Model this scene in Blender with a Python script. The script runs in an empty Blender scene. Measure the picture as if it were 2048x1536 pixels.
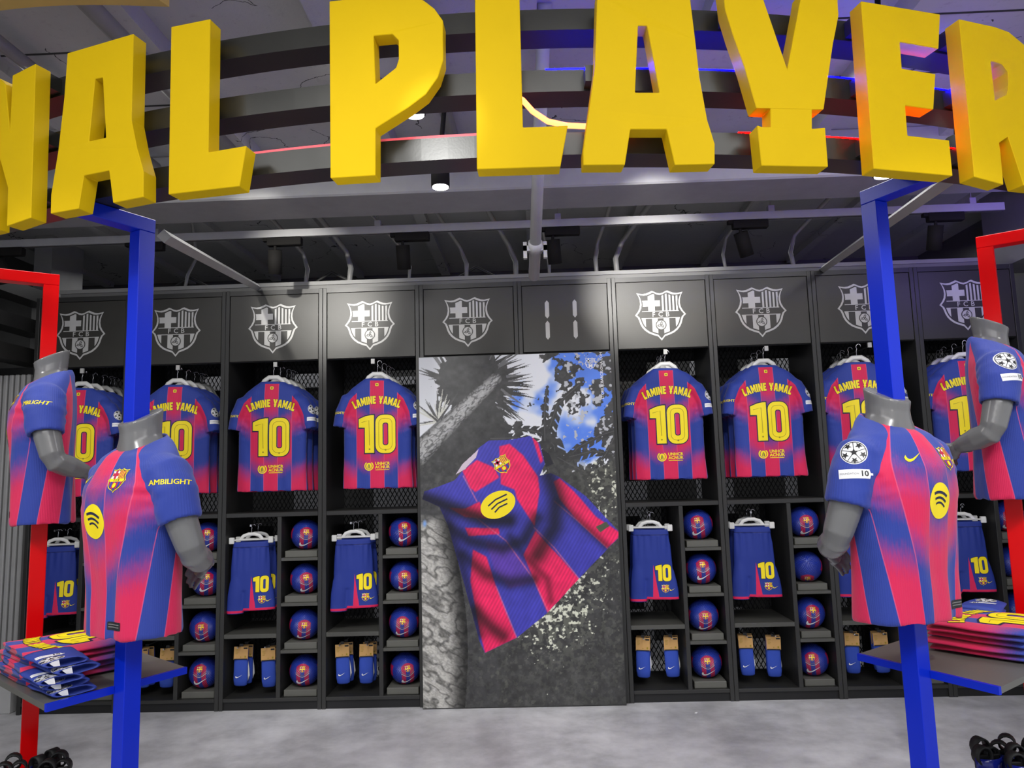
import bpy, bmesh, math, random
import numpy as np
from math import sin, cos, pi, radians, sqrt, atan2
from mathutils import Vector, Matrix, noise
from mathutils.bvhtree import BVHTree
from mathutils.geometry import tessellate_polygon

random.seed(7)
C = bpy.context.scene.collection
SC = bpy.context.scene

# ------------------------------------------------------------------ camera
F, PITCH, YAW, ROLL, H, D = 1480.0, .1218, .0283, .0283, 1.534, 5.169
def ray(xx, uu, d):
    x = xx*cos(ROLL) + uu*sin(ROLL); u = -xx*sin(ROLL) + uu*cos(ROLL)
    y = d*cos(PITCH) - u*sin(PITCH); z = d*sin(PITCH) + u*cos(PITCH)
    return Vector((x*cos(YAW) - y*sin(YAW), x*sin(YAW) + y*cos(YAW), z))
cd = bpy.data.cameras.new('camera'); cam = bpy.data.objects.new('camera', cd); C.objects.link(cam)
rx, uy, fw = ray(1, 0, 0), ray(0, 1, 0), ray(0, 0, 1)
cam.matrix_world = Matrix(((rx.x, uy.x, -fw.x, 0), (rx.y, uy.y, -fw.y, 0), (rx.z, uy.z, -fw.z, H), (0, 0, 0, 1)))
cd.sensor_width = 36; cd.lens = F/2048*36; cd.clip_start = .05; cd.clip_end = 60
SC.camera = cam

# ------------------------------------------------------------------ world, lights, exposure
SC.view_settings.view_transform = 'Standard'; SC.view_settings.look = 'None'
SC.view_settings.exposure = 0.0; SC.view_settings.gamma = 1.0
SC.view_settings.use_curve_mapping = False
wd = bpy.data.worlds.new('world'); SC.world = wd; wd.use_nodes = True
wd.node_tree.nodes['Background'].inputs[0].default_value = (.9, .93, 1, 1)
wd.node_tree.nodes['Background'].inputs[1].default_value = .8
def lamp(name, kind, loc, energy, target=None, color=(1, 1, 1), size=.1, angle=60, blend=.6, shape=None):
    l = bpy.data.lights.new(name, kind); l.energy = energy; l.color = color
    if kind == 'AREA':
        l.shape = 'RECTANGLE'; l.size, l.size_y = size
    else:
        l.shadow_soft_size = size
    if kind == 'SPOT':
        l.spot_size = radians(angle); l.spot_blend = blend
    o = bpy.data.objects.new(name, l); C.objects.link(o); o.location = loc
    if target is not None:
        o.rotation_euler = (Vector(target) - Vector(loc)).to_track_quat('-Z', 'Y').to_euler()
    return o
WARM = (1, .97, .9); COOL = (1, .99, .97)
lamp('overhead_fill', 'AREA', (0, .4, 3.42), 170, (0, 1.0, 0), (1, .985, .97), (5, 2.2))  # added soft fill from overhead, not a fixture of the shop
for x in (-1.75, 1.85): lamp('overhead_fill', 'AREA', (x, 3.1, 3.40), 38, (x, 3.6, 0), (1, .985, .97), (2.2, .6))  # added pair of fills under the slab, without any fixture
# track spots on the locker fronts
lamp('track_spot', 'SPOT', (-1.75, 3.0, 3.16), 230, (-1.50, D, 2.80), WARM, .03, 31, 1)
lamp('track_spot', 'SPOT', (.55, 3.0, 3.16), 360, (.90, D, 2.80), WARM, .03, 31, 1)
for x, e in ((-3.2, 40), (-2.55, 75), (-1.85, 100), (-1.15, 100), (-.1, 85), (.93, 85), (1.63, 70), (2.4, 50), (3.1, 35)):
    lamp('track_spot', 'SPOT', (x*.85 - (.45 if x == -.1 else 0), 2.2, 3.40), e*1.08, (x, D, 1.28), COOL, .05, 46, .9)
# spots on the mannequins and tables
lamp('track_spot', 'SPOT', (-2.3, .6, 3.3), 135, (-1.45, 2.45, 1.40), COOL, .06, 40, .8)
lamp('track_spot', 'SPOT', (1.7, .5, 3.3), 140, (1.25, 2.45, 1.40), COOL, .06, 40, .8)
lamp('track_spot', 'SPOT', (-3.2, 1.6, 3.2), 110, (-2.2, 3.1, 1.7), COOL, .06, 42, .8)
lamp('track_spot', 'SPOT', (2.9, 1.4, 3.2), 70, (2.1, 3.05, 1.5), COOL, .06, 36, .8)
# sign washers
lamp('sign_spot', 'SPOT', (-.55, .75, 1.75), 34, (-.43, 2.0, 2.38), (1, .98, .88), .05, 38, 1)
lamp('sign_spot', 'SPOT', (-1.7, .5, 2.0), 8, (-1.1, 2.2, 2.5), (1, .97, .88), .05, 70, .9)
lamp('sign_spot', 'SPOT', (1.3, .5, 1.9), 10, (1.2, 2.15, 2.45), (1, .97, .88), .05, 70, .9)
lamp('sign_spot', 'SPOT', (-.6, .3, 3.2), 70, (-.22, 2.13, 2.52), (1, 1, 1), .02, 9, .7)
# violet wash on the ceiling at the right
lamp('violet_lamp', 'SPOT', (2.0, 2.6, 2.6), 95, (2.6, 3.2, 3.5), (.30, .16, 1), .1, 116, .9)
lamp('violet_lamp', 'SPOT', (1.3, 2.7, 2.75), 9, (1.9, 3.0, 3.5), (.42, .30, 1), .1, 110, .9)
lamp('violet_lamp', 'SPOT', (3.1, 3.9, 2.9), 24, (3.5, 5.2, 3.2), (.25, .15, 1), .1, 120, .9)
# the shop floor beyond the lockers
lamp('back_room_lamp', 'AREA', (0, 5.9, 3.3), 26, (0, 6.5, 0), (1, 1, 1), (7, .4))

# ------------------------------------------------------------------ helpers: objects
def srgb(r, g, b):
    f = lambda c: (c/255/12.92) if c/255 <= .04045 else ((c/255+.055)/1.055)**2.4
    return (f(r), f(g), f(b), 1)
def tag(o, label=None, cat=None, group=None, kind=None):
    if label: o['label'] = label
    if cat: o['category'] = cat
    if group: o['group'] = group
    if kind: o['kind'] = kind
    return o
def thing(name, label, cat, loc=(0, 0, 0), rz=0, group=None):
    o = bpy.data.objects.new(name, None); C.objects.link(o); o.empty_display_size = .05
    o.location = loc; o.rotation_euler = (0, 0, rz)
    return tag(o, label, cat, group)
def link(name, me, mats, parent=None, smooth=False, loc=None):
    if isinstance(me, bmesh.types.BMesh):
        bm = me; me = bpy.data.meshes.new(name); bm.to_mesh(me); bm.free()
    if mats is not None:
        if len(me.materials): me.materials.clear()
        for m in (mats if isinstance(mats, (list, tuple)) else [mats]): me.materials.append(m)
    if smooth: me.polygons.foreach_set('use_smooth', [True]*len(me.polygons))
    o = bpy.data.objects.new(name, me); C.objects.link(o)
    if parent: o.parent = parent
    if loc: o.location = loc
    return o
KIDS = {}
def kids(o):
    return [c for c in o.children]
def dup(o, parent=None):
    c = o.copy(); C.objects.link(c)
    if parent: c.parent = parent
    for ch in kids(o): dup(ch, c)
    return c
def box(bm, x0, x1, y0, y1, z0, z1, M=None, bev=0):
    r = bmesh.ops.create_cube(bm, size=1)
    vs = r['verts']
    for v in vs:
        v.co = Vector(((x0+x1)/2 + v.co.x*(x1-x0), (y0+y1)/2 + v.co.y*(y1-y0), (z0+z1)/2 + v.co.z*(z1-z0)))
    if bev:
        es = list({e for v in vs for e in v.link_edges})
        rb = bmesh.ops.bevel(bm, geom=es, offset=bev, segments=1, affect='EDGES')
        vs = list({v for f in rb['faces'] for v in f.verts} | {v for v in vs if v.is_valid})
    if M is not None:
        for v in vs: v.co = M @ v.co
    return vs
def bxo(name, args, m, parent=None, bev=0):
    bm = bmesh.new(); box(bm, *args, bev=bev); return link(name, bm, m, parent)
def loft(bm, rings, cap0=True, cap1=True):
    vr = [[bm.verts.new(p) for p in r] for r in rings]
    n = len(vr[0])
    for a, b in zip(vr[:-1], vr[1:]):
        for i in range(n):
            bm.faces.new((a[i], a[(i+1) % n], b[(i+1) % n], b[i]))
    if cap0: bm.faces.new(vr[0][::-1])
    if cap1: bm.faces.new(vr[-1])
    return vr
def ering(z, a, b, yc=0, tilt=0, n=28, p=2.3, xc=0):
    out = []
    for i in range(n):
        t = 2*pi*i/n; c, s = cos(t), sin(t)
        x = a*abs(c)**(2/p)*(1 if c >= 0 else -1); y = b*abs(s)**(2/p)*(1 if s >= 0 else -1)
        out.append(Vector((x+xc, y+yc, z+tilt*y)))
    return out
def tube_rings(pts, rad, n=12, flat=1.0, up=None):
    pts = [Vector(p) for p in pts]; rings = []; prev = None
    for i, p in enumerate(pts):
        d = (pts[min(i+1, len(pts)-1)] - pts[max(i-1, 0)]).normalized()
        if prev is None:
            a = (up or (Vector((0, 1, 0)) if abs(d.y) < .8 else Vector((1, 0, 0))))
            a = (a - d*a.dot(d)).normalized()
        else:
            a = (prev - d*prev.dot(d)).normalized()
        prev = a; b = d.cross(a); r = rad[i] if isinstance(rad, (list, tuple)) else rad
        rings.append([p + a*cos(2*pi*k/n)*r*flat + b*sin(2*pi*k/n)*r for k in range(n)])
    return rings
def tube(bm, pts, rad, n=12, flat=1.0, up=None):
    return loft(bm, tube_rings(pts, rad, n, flat, up))
def remesh(bm, voxel, smooth=4):
    me = bpy.data.meshes.new('tmp'); bmesh.ops.recalc_face_normals(bm, faces=bm.faces); bm.to_mesh(me); bm.free()
    o = bpy.data.objects.new('tmp', me); C.objects.link(o)
    m = o.modifiers.new('r', 'REMESH'); m.mode = 'VOXEL'; m.voxel_size = voxel
    if smooth:
        m = o.modifiers.new('s', 'SMOOTH'); m.iterations = smooth; m.factor = .5
    dg = bpy.context.evaluated_depsgraph_get()
    out = bpy.data.meshes.new_from_object(o.evaluated_get(dg))
    bpy.data.objects.remove(o); bpy.data.meshes.remove(me)
    return out

# ------------------------------------------------------------------ helpers: materials
class NT:
    def __init__(s, m): s.t = m.node_tree; s.n = s.t.nodes; s.l = s.t.links
    def new(s, ty, **k):
        n = s.n.new(ty)
        for a, v in k.items(): setattr(n, a, v)
        return n
    def set(s, sock, v):
        if isinstance(v, bpy.types.NodeSocket): s.l.new(v, sock)
        else: sock.default_value = v
    def m(s, op, a, b=0.0, c=0.0, clamp=False):
        n = s.new('ShaderNodeMath', operation=op, use_clamp=clamp)
        for i, v in enumerate((a, b, c)): s.set(n.inputs[i], v)
        return n.outputs[0]
    def mix(s, f, a, b):
        n = s.new('ShaderNodeMix', data_type='RGBA')
        s.set(n.inputs[0], f); s.set(n.inputs[6], a); s.set(n.inputs[7], b)
        return n.outputs[2]
    def ramp(s, x, lo, hi):   # smoothstep
        n = s.new('ShaderNodeMapRange', interpolation_type='SMOOTHSTEP')
        s.set(n.inputs[0], x); s.set(n.inputs[1], lo); s.set(n.inputs[2], hi)
        return n.outputs[0]
    def attr(s, name):
        return s.new('ShaderNodeAttribute', attribute_name=name).outputs['Fac']
    def noise(s, scale, detail=2, vec=None, rough=.5):
        n = s.new('ShaderNodeTexNoise'); n.inputs['Scale'].default_value = scale; n.inputs['Detail'].default_value = detail
        n.inputs['Roughness'].default_value = rough
        if vec is None: vec = s.new('ShaderNodeTexCoord').outputs['Object']
        s.l.new(vec, n.inputs['Vector']); return n.outputs[0]
    def scaled(s, vec, sc):
        n = s.new('ShaderNodeVectorMath', operation='MULTIPLY'); s.l.new(vec, n.inputs[0]); n.inputs[1].default_value = sc
        return n.outputs[0]
    def bump(s, h, strength=.3, dist=.002):
        n = s.new('ShaderNodeBump'); n.inputs['Strength'].default_value = strength; n.inputs['Distance'].default_value = dist
        s.l.new(h, n.inputs['Height']); s.l.new(n.outputs[0], s.bs.inputs['Normal'])
def base(name, rough=.5, metal=0, spec=.5):
    m = bpy.data.materials.new(name); m.use_nodes = True; t = NT(m)
    t.bs = t.n['Principled BSDF']; t.bs.inputs['Roughness'].default_value = rough
    t.bs.inputs['Metallic'].default_value = metal; t.bs.inputs['Specular IOR Level'].default_value = spec
    return m, t
def mat(name, col, rough=.5, metal=0, spec=.5, var=.12, scale=12, bump=0, bscale=80):
    m, t = base(name, rough, metal, spec)
    c = srgb(*col); n = t.noise(scale, 3)
    lo = [x*(1-var) for x in c[:3]]+[1]; hi = [min(1, x*(1+var)) for x in c[:3]]+[1]
    t.l.new(t.mix(n, lo, hi), t.bs.inputs['Base Color'])
    if bump: t.bump(t.noise(bscale, 3), bump)
    return m
def emit(name, col, strength):
    m, t = base(name); c = srgb(*col)
    t.bs.inputs['Base Color'].default_value = c
    t.bs.inputs['Emission Color'].default_value = c; t.bs.inputs['Emission Strength'].default_value = strength
    return m
M = {}
M['black_laminate'] = mat('black_laminate', (43, 43, 42), .38, bump=.08, bscale=60)
M['header_laminate'] = mat('header_laminate', (47, 46, 42), .42, bump=.1, bscale=90)
M['black_inner'] = mat('black_inner', (14, 14, 16), .6)
M['shelf_lit'] = mat('shelf_lit', (74, 74, 70), .4)  # shelf laminate lightened in colour for the light its front edges catch
M['riser_grey'] = mat('riser_grey', (92, 92, 86), .5)
M['mesh_metal'] = mat('mesh_metal', (20, 20, 22), .6)
M['emblem_silver'] = mat('emblem_silver', (182, 182, 180), .4, .1)
M['emblem_dark'] = mat('emblem_dark', (47, 46, 42), .42)
M['white_plastic'] = mat('white_plastic', (215, 215, 212), .3)
M['chrome'] = mat('chrome', (190, 190, 195), .2, 1)
M['yellow_sign'] = mat('yellow_sign', (216, 180, 16), .5, spec=.07, var=.03, bump=.03, bscale=200)
M['yellow_print'] = mat('yellow_print', (246, 222, 10), .55, var=.04)
M['yellow_line'] = mat('yellow_line', (150, 130, 20), .6)
M['navy_print'] = mat('navy_print', (24, 26, 62), .6)
M['white_print'] = mat('white_print', (236, 236, 238), .5, var=.03)
M['black_print'] = mat('black_print', (22, 22, 24), .5)
M['garnet_print'] = mat('garnet_print', (190, 30, 70), .6)
M['blue_print'] = mat('blue_print', (40, 62, 150), .6)
M['grey_print'] = mat('grey_print', (120, 120, 118), .5)
M['bar_black'] = mat('bar_black', (58, 58, 56), .28, .5, bump=.05, bscale=140)
M['post_blue'] = mat('post_blue', (12, 42, 190), .25, spec=.25, var=.04)
M['post_red'] = mat('post_red', (222, 3, 8), .25, spec=.2, var=.04)
M['table_grey'] = mat('table_grey', (98, 97, 92), .35, var=.06, bump=.04)
M['mannequin_grey'] = mat('mannequin_grey', (108, 108, 108), .24, var=.04)
M['kraft_card'] = mat('kraft_card', (190, 148, 90), .7)
M['sock_blue'] = mat('sock_blue', (42, 72, 172), .8, bump=.3, bscale=350)
M['strap_black'] = mat('strap_black', (18, 18, 19), .6, bump=.3, bscale=300)
M['guard_blue'] = mat('guard_blue', (20, 30, 120), .15)
M['guard_red'] = mat('guard_red', (160, 16, 44), .15)
M['white_paint'] = mat('white_paint', (152, 152, 152), .45)
M['pipe_grey'] = mat('pipe_grey', (138, 138, 136), .45)
M['spot_black'] = mat('spot_black', (26, 25, 24), .8, spec=.1)
M['lens'] = emit('lens', (255, 252, 246), 9)
M['led_blue'] = emit('led_blue', (0, 0, 255), 300)
M['led_red'] = emit('led_red', (255, 0, 0), 55)
M['led_pink'] = emit('led_pink', (230, 90, 100), .5)
M['neon'] = emit('neon', (255, 120, 70), 5)
M['cord_dark'] = mat('cord_dark', (40, 40, 40), .6)
M['beige_sign'] = mat('beige_sign', (190, 160, 90), .5)
M['duct_grey'] = mat('duct_grey', (112, 112, 110), .45)
M['flute_grey'] = mat('flute_grey', (160, 160, 160), .5)
M['stone_white'] = mat('stone_white', (175, 175, 175), .6)
M['paper'] = mat('paper', (235, 235, 235), .7)
M['panel_pale'] = mat('panel_pale', (190, 190, 195), .6)

# floor: mottled micro-cement
m, t = base('micro_cement', .42, spec=.35)
n1 = t.noise(1.3, 6, rough=.65); n2 = t.noise(5, 5, rough=.6)
v = t.m('ADD', t.m('MULTIPLY', n1, .75), t.m('MULTIPLY', n2, .4))
t.l.new(t.mix(t.ramp(v, .35, .8), srgb(156, 156, 159), srgb(220, 220, 223)), t.bs.inputs['Base Color'])
t.bump(n2, .05); M['floor'] = m
# ceiling: painted rough concrete with plank joints
m, t = base('painted_concrete', .7, spec=.2)
co = t.new('ShaderNodeTexCoord').outputs['Object']
n1 = t.noise(2.2, 5); n2 = t.noise(22, 4, rough=.7)
vor = t.new('ShaderNodeTexVoronoi', feature='DISTANCE_TO_EDGE'); vor.inputs['Scale'].default_value = 1.3
wn = t.new('ShaderNodeTexNoise'); wn.inputs['Scale'].default_value = 2.5; wn.inputs['Detail'].default_value = 6
t.l.new(co, wn.inputs['Vector'])
va = t.new('ShaderNodeVectorMath', operation='MULTIPLY_ADD'); t.l.new(wn.outputs['Color'], va.inputs[0])
va.inputs[1].default_value = (.5, .5, .5); t.l.new(co, va.inputs[2]); t.l.new(va.outputs[0], vor.inputs['Vector'])
crack = t.m('LESS_THAN', vor.outputs['Distance'], .0035)
crack = t.m('MULTIPLY', crack, t.m('GREATER_THAN', n1, .55))
c0 = t.mix(n1, srgb(150, 150, 150), srgb(178, 178, 178)); c0 = t.mix(t.m('MULTIPLY', t.ramp(n2, .55, .75), .35), c0, srgb(116, 116, 116))
t.l.new(t.mix(crack, c0, srgb(58, 58, 58)), t.bs.inputs['Base Color']); t.bump(n2, .25, .01)
M['ceiling'] = m
M['wall_dark'] = mat('wall_dark', (80, 80, 80), .7, bump=.1)

BLUE = srgb(42, 62, 150); RED = srgb(212, 34, 84); PINK = srgb(225, 90, 130)
def jersey_mat(name, z1, z2, taper, collar, slope=.55):
    m, t = base(name, .62, spec=.3)
    u, v, s = t.attr('pu'), t.attr('pv'), t.attr('ps')
    nz = t.noise(9, 3)
    stre = t.noise(1, 2, vec=t.scaled(t.new('ShaderNodeTexCoord').outputs['Object'], (260, 260, 30)))
    au = t.m('ABSOLUTE', u)
    if taper:
        tt = t.m('SUBTRACT', 1.0, t.m('DIVIDE', v, .5), clamp=True)
        au = t.m('ADD', au, t.m('MULTIPLY', t.m('MULTIPLY', tt, taper), t.ramp(au, .035, .1)))
    k = t.m('DIVIDE', t.m('ADD', au, .0475), .095)
    kf = t.m('FLOOR', k); par = t.m('MODULO', kf, 2.0)
    fr = t.m('FRACT', k)
    jit = t.m('MULTIPLY', t.m('SUBTRACT', t.m('FRACT', t.m('MULTIPLY', kf, .37)), .4), .09)
    vv = t.m('ADD', t.m('ADD', v, t.m('MULTIPLY', t.m('SUBTRACT', nz, .5), .07)),
             t.m('ADD', jit, t.m('ADD', t.m('MULTIPLY', t.m('SUBTRACT', fr, .5), -.05), t.m('MULTIPLY', t.m('SUBTRACT', stre, .5), .07))))
    t1 = t.ramp(vv, z1-.085, z1+.085); t2 = t.ramp(vv, z2-.085, z2+.085)
    inv = t.m('MULTIPLY', t.m('MULTIPLY', t.m('SUBTRACT', 1.0, t1), t2), t.m('LESS_THAN', kf, 2.5))
    odd = t.m('ABSOLUTE', t.m('SUBTRACT', par, inv))     # even: inv   odd: 1-inv
    c = t.mix(odd, RED, BLUE)
    seam = t.m('LESS_THAN', t.m('MINIMUM', fr, t.m('SUBTRACT', 1.0, fr)), .018)
    c = t.mix(t.m('MULTIPLY', seam, .6), c, PINK)
    c = t.mix(t.m('GREATER_THAN', s, 0.0), c, BLUE)           # sleeves and shoulders
    c = t.mix(t.m('GREATER_THAN', v, collar), c, BLUE)
    t.l.new(c, t.bs.inputs['Base Color'])
    rib = t.m('SINE', t.m('MULTIPLY', u, 900.0))
    t.bump(t.m('ADD', t.m('MULTIPLY', rib, .5), t.noise(300, 2)), .25, .0015)
    t.bs.inputs['Sheen Weight'].default_value = .15
    return m
M['jersey_back'] = jersey_mat('jersey_back', .49, .17, 0, .757)
M['jersey_front'] = jersey_mat('jersey_front', .435, .235, .08, .70)
M['jersey_fold'] = jersey_mat('jersey_fold', .3, .05, 0, 9)

m, t = base('shorts_cloth', .65, spec=.3)      # blue with a garnet wedge and hem line
u, v = t.attr('pu'), t.attr('pv')
w = t.m('MULTIPLY', t.m('SUBTRACT', -.235, v), .15)
ins = t.m('MULTIPLY', t.m('GREATER_THAN', u, t.m('MULTIPLY_ADD', w, -.3, .008)), t.m('LESS_THAN', u, t.m('MULTIPLY_ADD', w, .9, .008)))
ins = t.m('MULTIPLY', ins, t.m('LESS_THAN', v, -.235))
hem = t.m('MULTIPLY', t.m('LESS_THAN', v, -.462), t.m('GREATER_THAN', v, -.478))
c = t.mix(t.m('MAXIMUM', ins, hem), srgb(36, 54, 138), RED)
c = t.mix(t.m('LESS_THAN', t.m('ABSOLUTE', t.m('ADD', v, .036)), .0025), c, srgb(22, 32, 90))
t.l.new(c, t.bs.inputs['Base Color']); t.bump(t.noise(300, 2), .2, .001); M['shorts'] = m

m, t = base('ball_skin', .28, spec=.5)
sep = t.new('ShaderNodeSeparateXYZ'); t.l.new(t.new('ShaderNodeTexCoord').outputs['Object'], sep.inputs[0])
x, y, z = sep.outputs
ax, ay = t.m('ABSOLUTE', x), t.m('ABSOLUTE', y)
lat = t.m('MINIMUM', ax, ay)
stripe = t.m('MULTIPLY', t.m('GREATER_THAN', lat, .014), t.m('LESS_THAN', lat, .042))
cap = t.m('LESS_THAN', t.m('ADD', z, t.m('MULTIPLY', t.m('MULTIPLY', lat, lat), 12.0)), .062)
patch = t.m('MULTIPLY', t.m('LESS_THAN', lat, .042), t.m('MULTIPLY', t.m('GREATER_THAN', z, .022), cap))
red = t.m('MAXIMUM', t.m('MULTIPLY', stripe, cap), patch)
side = t.m('MULTIPLY', t.m('GREATER_THAN', ax, ay), t.m('GREATER_THAN', t.m('ABSOLUTE', t.m('ADD', z, -.01)), .035))
red = t.m('MULTIPLY', red, t.m('SUBTRACT', 1.0, side))
wave = t.m('SINE', t.m('MULTIPLY', t.m('SUBTRACT', z, t.m('MULTIPLY', lat, .75)), 620.0))
c = t.mix(red, srgb(30, 46, 140), srgb(178, 24, 70))
line = t.ramp(wave, .75, .95)
c = t.mix(t.m('MULTIPLY', line, .45), c, t.mix(red, srgb(70, 96, 196), srgb(60, 40, 120)))
t.l.new(c, t.bs.inputs['Base Color']); t.bump(wave, .5, .0025); M['ball'] = m

m, t = base('poster_print', .38, spec=.35)
t.l.new(t.new('ShaderNodeAttribute', attribute_name='print').outputs['Color'], t.bs.inputs['Base Color']); M['poster'] = m

# ------------------------------------------------------------------ helpers: flat print cut as thin shapes
def arc(cx, cy, rx, ry, a0, a1, n=10):
    return [(cx + rx*cos(radians(a0+(a1-a0)*i/n)), cy + ry*sin(radians(a0+(a1-a0)*i/n))) for i in range(n+1)]
def disc(cx, cy, rx, ry=None, n=20):
    return arc(cx, cy, rx, ry or rx, 0, 360, n)[:-1]
def strip(pts, w):
    L, R = [], []
    for i, p in enumerate(pts):
        a = Vector(pts[max(i-1, 0)]); b = Vector(pts[min(i+1, len(pts)-1)]); d = (b-a).normalized()
        nx, ny = -d.y*w/2, d.x*w/2
        L.append((p[0]+nx, p[1]+ny)); R.append((p[0]-nx, p[1]-ny))
    return L + R[::-1]
def clip(poly, x0, x1, y0, y1):
    for ax, lim, sg in ((0, x0, 1), (0, x1, -1), (1, y0, 1), (1, y1, -1)):
        out = []
        for i in range(len(poly)):
            p, q = poly[i-1], poly[i]; a, b = (p[ax]-lim)*sg, (q[ax]-lim)*sg
            if (a >= 0) != (b >= 0):
                k = a/(a-b); out.append((p[0]+(q[0]-p[0])*k, p[1]+(q[1]-p[1])*k))
            if b >= 0: out.append(q)
        poly = out
        if not poly: return []
    return poly
def area2(p): return sum(p[i-1][0]*p[i][1]-p[i][0]*p[i-1][1] for i in range(len(p)))
# a shape is (outline, holes, material name, layer)
def xf(shapes, s=1, dx=0, dy=0, rot=0, sx=1):
    c_, s_ = cos(rot), sin(rot)
    g = lambda p: (dx + s*(p[0]*sx*c_ - p[1]*s_), dy + s*(p[0]*sx*s_ + p[1]*c_))
    return [([g(p) for p in o], [[g(p) for p in h] for h in hs], m, l) for o, hs, m, l in shapes]
FONTC = {}
def text(body, size, m, layer=0, bold=.0, cx=0, cy=0, spacing=1.0):
    """Flat lettering as triangles: list of shapes (each a triangle)."""
    key = (body, bold, spacing)
    if key not in FONTC:
        cu = bpy.data.curves.new('t', 'FONT'); cu.body = body; cu.size = 1; cu.offset = bold; cu.resolution_u = 2
        cu.align_x = 'CENTER'; cu.align_y = 'CENTER'; cu.space_character = spacing
        o = bpy.data.objects.new('t', cu); C.objects.link(o)
        me = bpy.data.meshes.new_from_object(o.evaluated_get(bpy.context.evaluated_depsgraph_get()))
        me.calc_loop_triangles()
        tri = [[(me.vertices[i].co.x, me.vertices[i].co.y) for i in lt.vertices] for lt in me.loop_triangles]
        bpy.data.objects.remove(o); bpy.data.meshes.remove(me); FONTC[key] = tri
    return [([(cx+p[0]*size, cy+p[1]*size) for p in tr], [], m, layer) for tr in FONTC[key]]
CREST_H = [(0, -.055), (.06, -.042), (.115, -.012), (.155, 0), (.2, -.022), (.27, -.05), (.34, -.057), (.40, -.048), (.455, -.035),
           (.42, -.10), (.395, -.18), (.39, -.26), (.405, -.34), (.44, -.41), (.5, -.485), (.45, -.53), (.425, -.59),
           (.405, -.66), (.37, -.73), (.32, -.79), (.25, -.845), (.16, -.885), (.07, -.915), (0, -1)]
def shield(sc=1):
    pts = CREST_H + [(-x, y) for x, y in CREST_H[-2:0:-1]]
    return [(x*sc, -.47+(y+.47)*sc) for x, y in pts]
def crest(colour=True, letters=True):
    """Club shield, one unit high, centred on x, top at y = 0."""
    if colour: edge, gap, cross, cbg, st, sbg, band, let, b1, b2, ball = ('yellow_print', 'navy_print', 'garnet_print', 'white_print', 'garnet_print', 'yellow_print', 'yellow_print', 'navy_print', 'garnet_print', 'blue_print', 'yellow_print')
    else: edge, gap, cross, cbg, st, sbg, band, let, b1, b2, ball = ('emblem_silver', 'emblem_dark', 'emblem_silver', 'emblem_dark', 'emblem_silver', 'emblem_dark', 'emblem_dark', 'emblem_silver', 'emblem_silver', 'emblem_dark', 'emblem_dark')
    S = [(shield(), [], edge, 0), (shield(.92), [], gap, 1)]
    I = shield(.865)
    def cl(x0, x1, y0, y1, m, l):
        p = clip(I, x0, x1, y0, y1)
        if len(p) > 2: S.append((p, [], m, l))
    mid0, mid1 = -.42, -.545
    if colour:
        cl(-.5, .0, mid0, 0, cbg, 2); cl(.0, .5, mid0, 0, sbg, 2)
    else:
        S.append((strip([(-.36, -.412), (.36, -.412)], .014), [], edge, 3)); S.append((strip([(-.37, -.55), (.37, -.55)], .014), [], edge, 3))
    cl(-.235, -.105, mid0, 0, cross, 3); cl(-.5, .0, -.315, -.195, cross, 3)
    n_ = 4 if colour else 5
    for i in range(n_): cl(.035+i*.345/n_, .035+(i+.52)*.345/n_, mid0, 0, st, 3)
    if colour: cl(-.5, .5, mid1, mid0, band, 2)
    if letters:
        for c_, x_ in (('F', -.135), ('C', 0), ('B', .135)): S.extend(text(c_, .135, let, 4, .012, x_, -.482))
    xs = [-.5, -.295, -.17, -.06, .055, .165, .29, .5]
    for i in range(7):
        if colour or i % 2 == 0: cl(xs[i], xs[i+1], -1, mid1, b1 if i % 2 == 0 else b2, 2)
    S.append((disc(0, -.69, .105, n=24), [], ball, 5))
    if not colour:
        S.append((disc(0, -.69, .088, n=24), [], 'emblem_silver', 6))
        for k in range(3):
            a = 120*k+20
            for r in (.03, .06):
                S.append((strip(arc(.05*cos(radians(a)), -.69+.05*sin(radians(a)), r, r, a+90, a+250, 6), .011), [], 'emblem_dark', 7))
    return S
SWOOSH = [(.1, .33), (.0, .22), (.0, .1), (.07, .02), (.18, 0), (.38, .06), (1, .44), (.4, .165), (.24, .125), (.15, .15), (.11, .23)]
def swoosh(m, w, cx, cy): return [([(cx+(x-.5)*w, cy+(y-.2)*w) for x, y in SWOOSH], [], m, 1)]
def star(cx, cy, r, a0, n=5, k=.42):
    return [(cx+(r if i % 2 == 0 else r*k)*cos(a0+pi*i/n), cy+(r if i % 2 == 0 else r*k)*sin(a0+pi*i/n)) for i in range(2*n)]
def starball(r, cx, cy):
    S = [(disc(cx, cy, r, n=28), [], 'white_print', 0), (disc(cx, cy, r*.93, n=28), [disc(cx, cy, r*.87, n=28)], 'black_print', 1)]
    S.append((star(cx, cy, r*.36, pi/2), [], 'black_print', 1))
    for k in range(5):
        a = pi/2+2*pi*k/5
        S.append((star(cx+r*.68*cos(a+pi/5), cy+r*.68*sin(a+pi/5), r*.30, a+pi/5), [], 'black_print', 1))
        S.append((strip([(cx+r*.3*cos(a), cy+r*.3*sin(a)), (cx+r*.86*cos(a), cy+r*.86*sin(a))], r*.05), [], 'black_print', 1))
    return S
def patch10(w, cx, cy):
    h = w*.3
    S = [([(cx-w/2, cy-h/2), (cx+w*.40, cy-h/2), (cx+w*.43, cy-h*.15), (cx+w/2, cy-h*.12), (cx+w/2, cy+h*.1), (cx+w*.43, cy+h*.12), (cx+w*.40, cy+h/2), (cx-w/2, cy+h/2)], [], 'white_print', 0)]
    S += text('FOUNDATION', w*.085, 'grey_print', 1, .0, cx-w*.19, cy)
    S += text('10', w*.25, 'black_print', 1, .03, cx+w*.25, cy)
    return S
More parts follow.
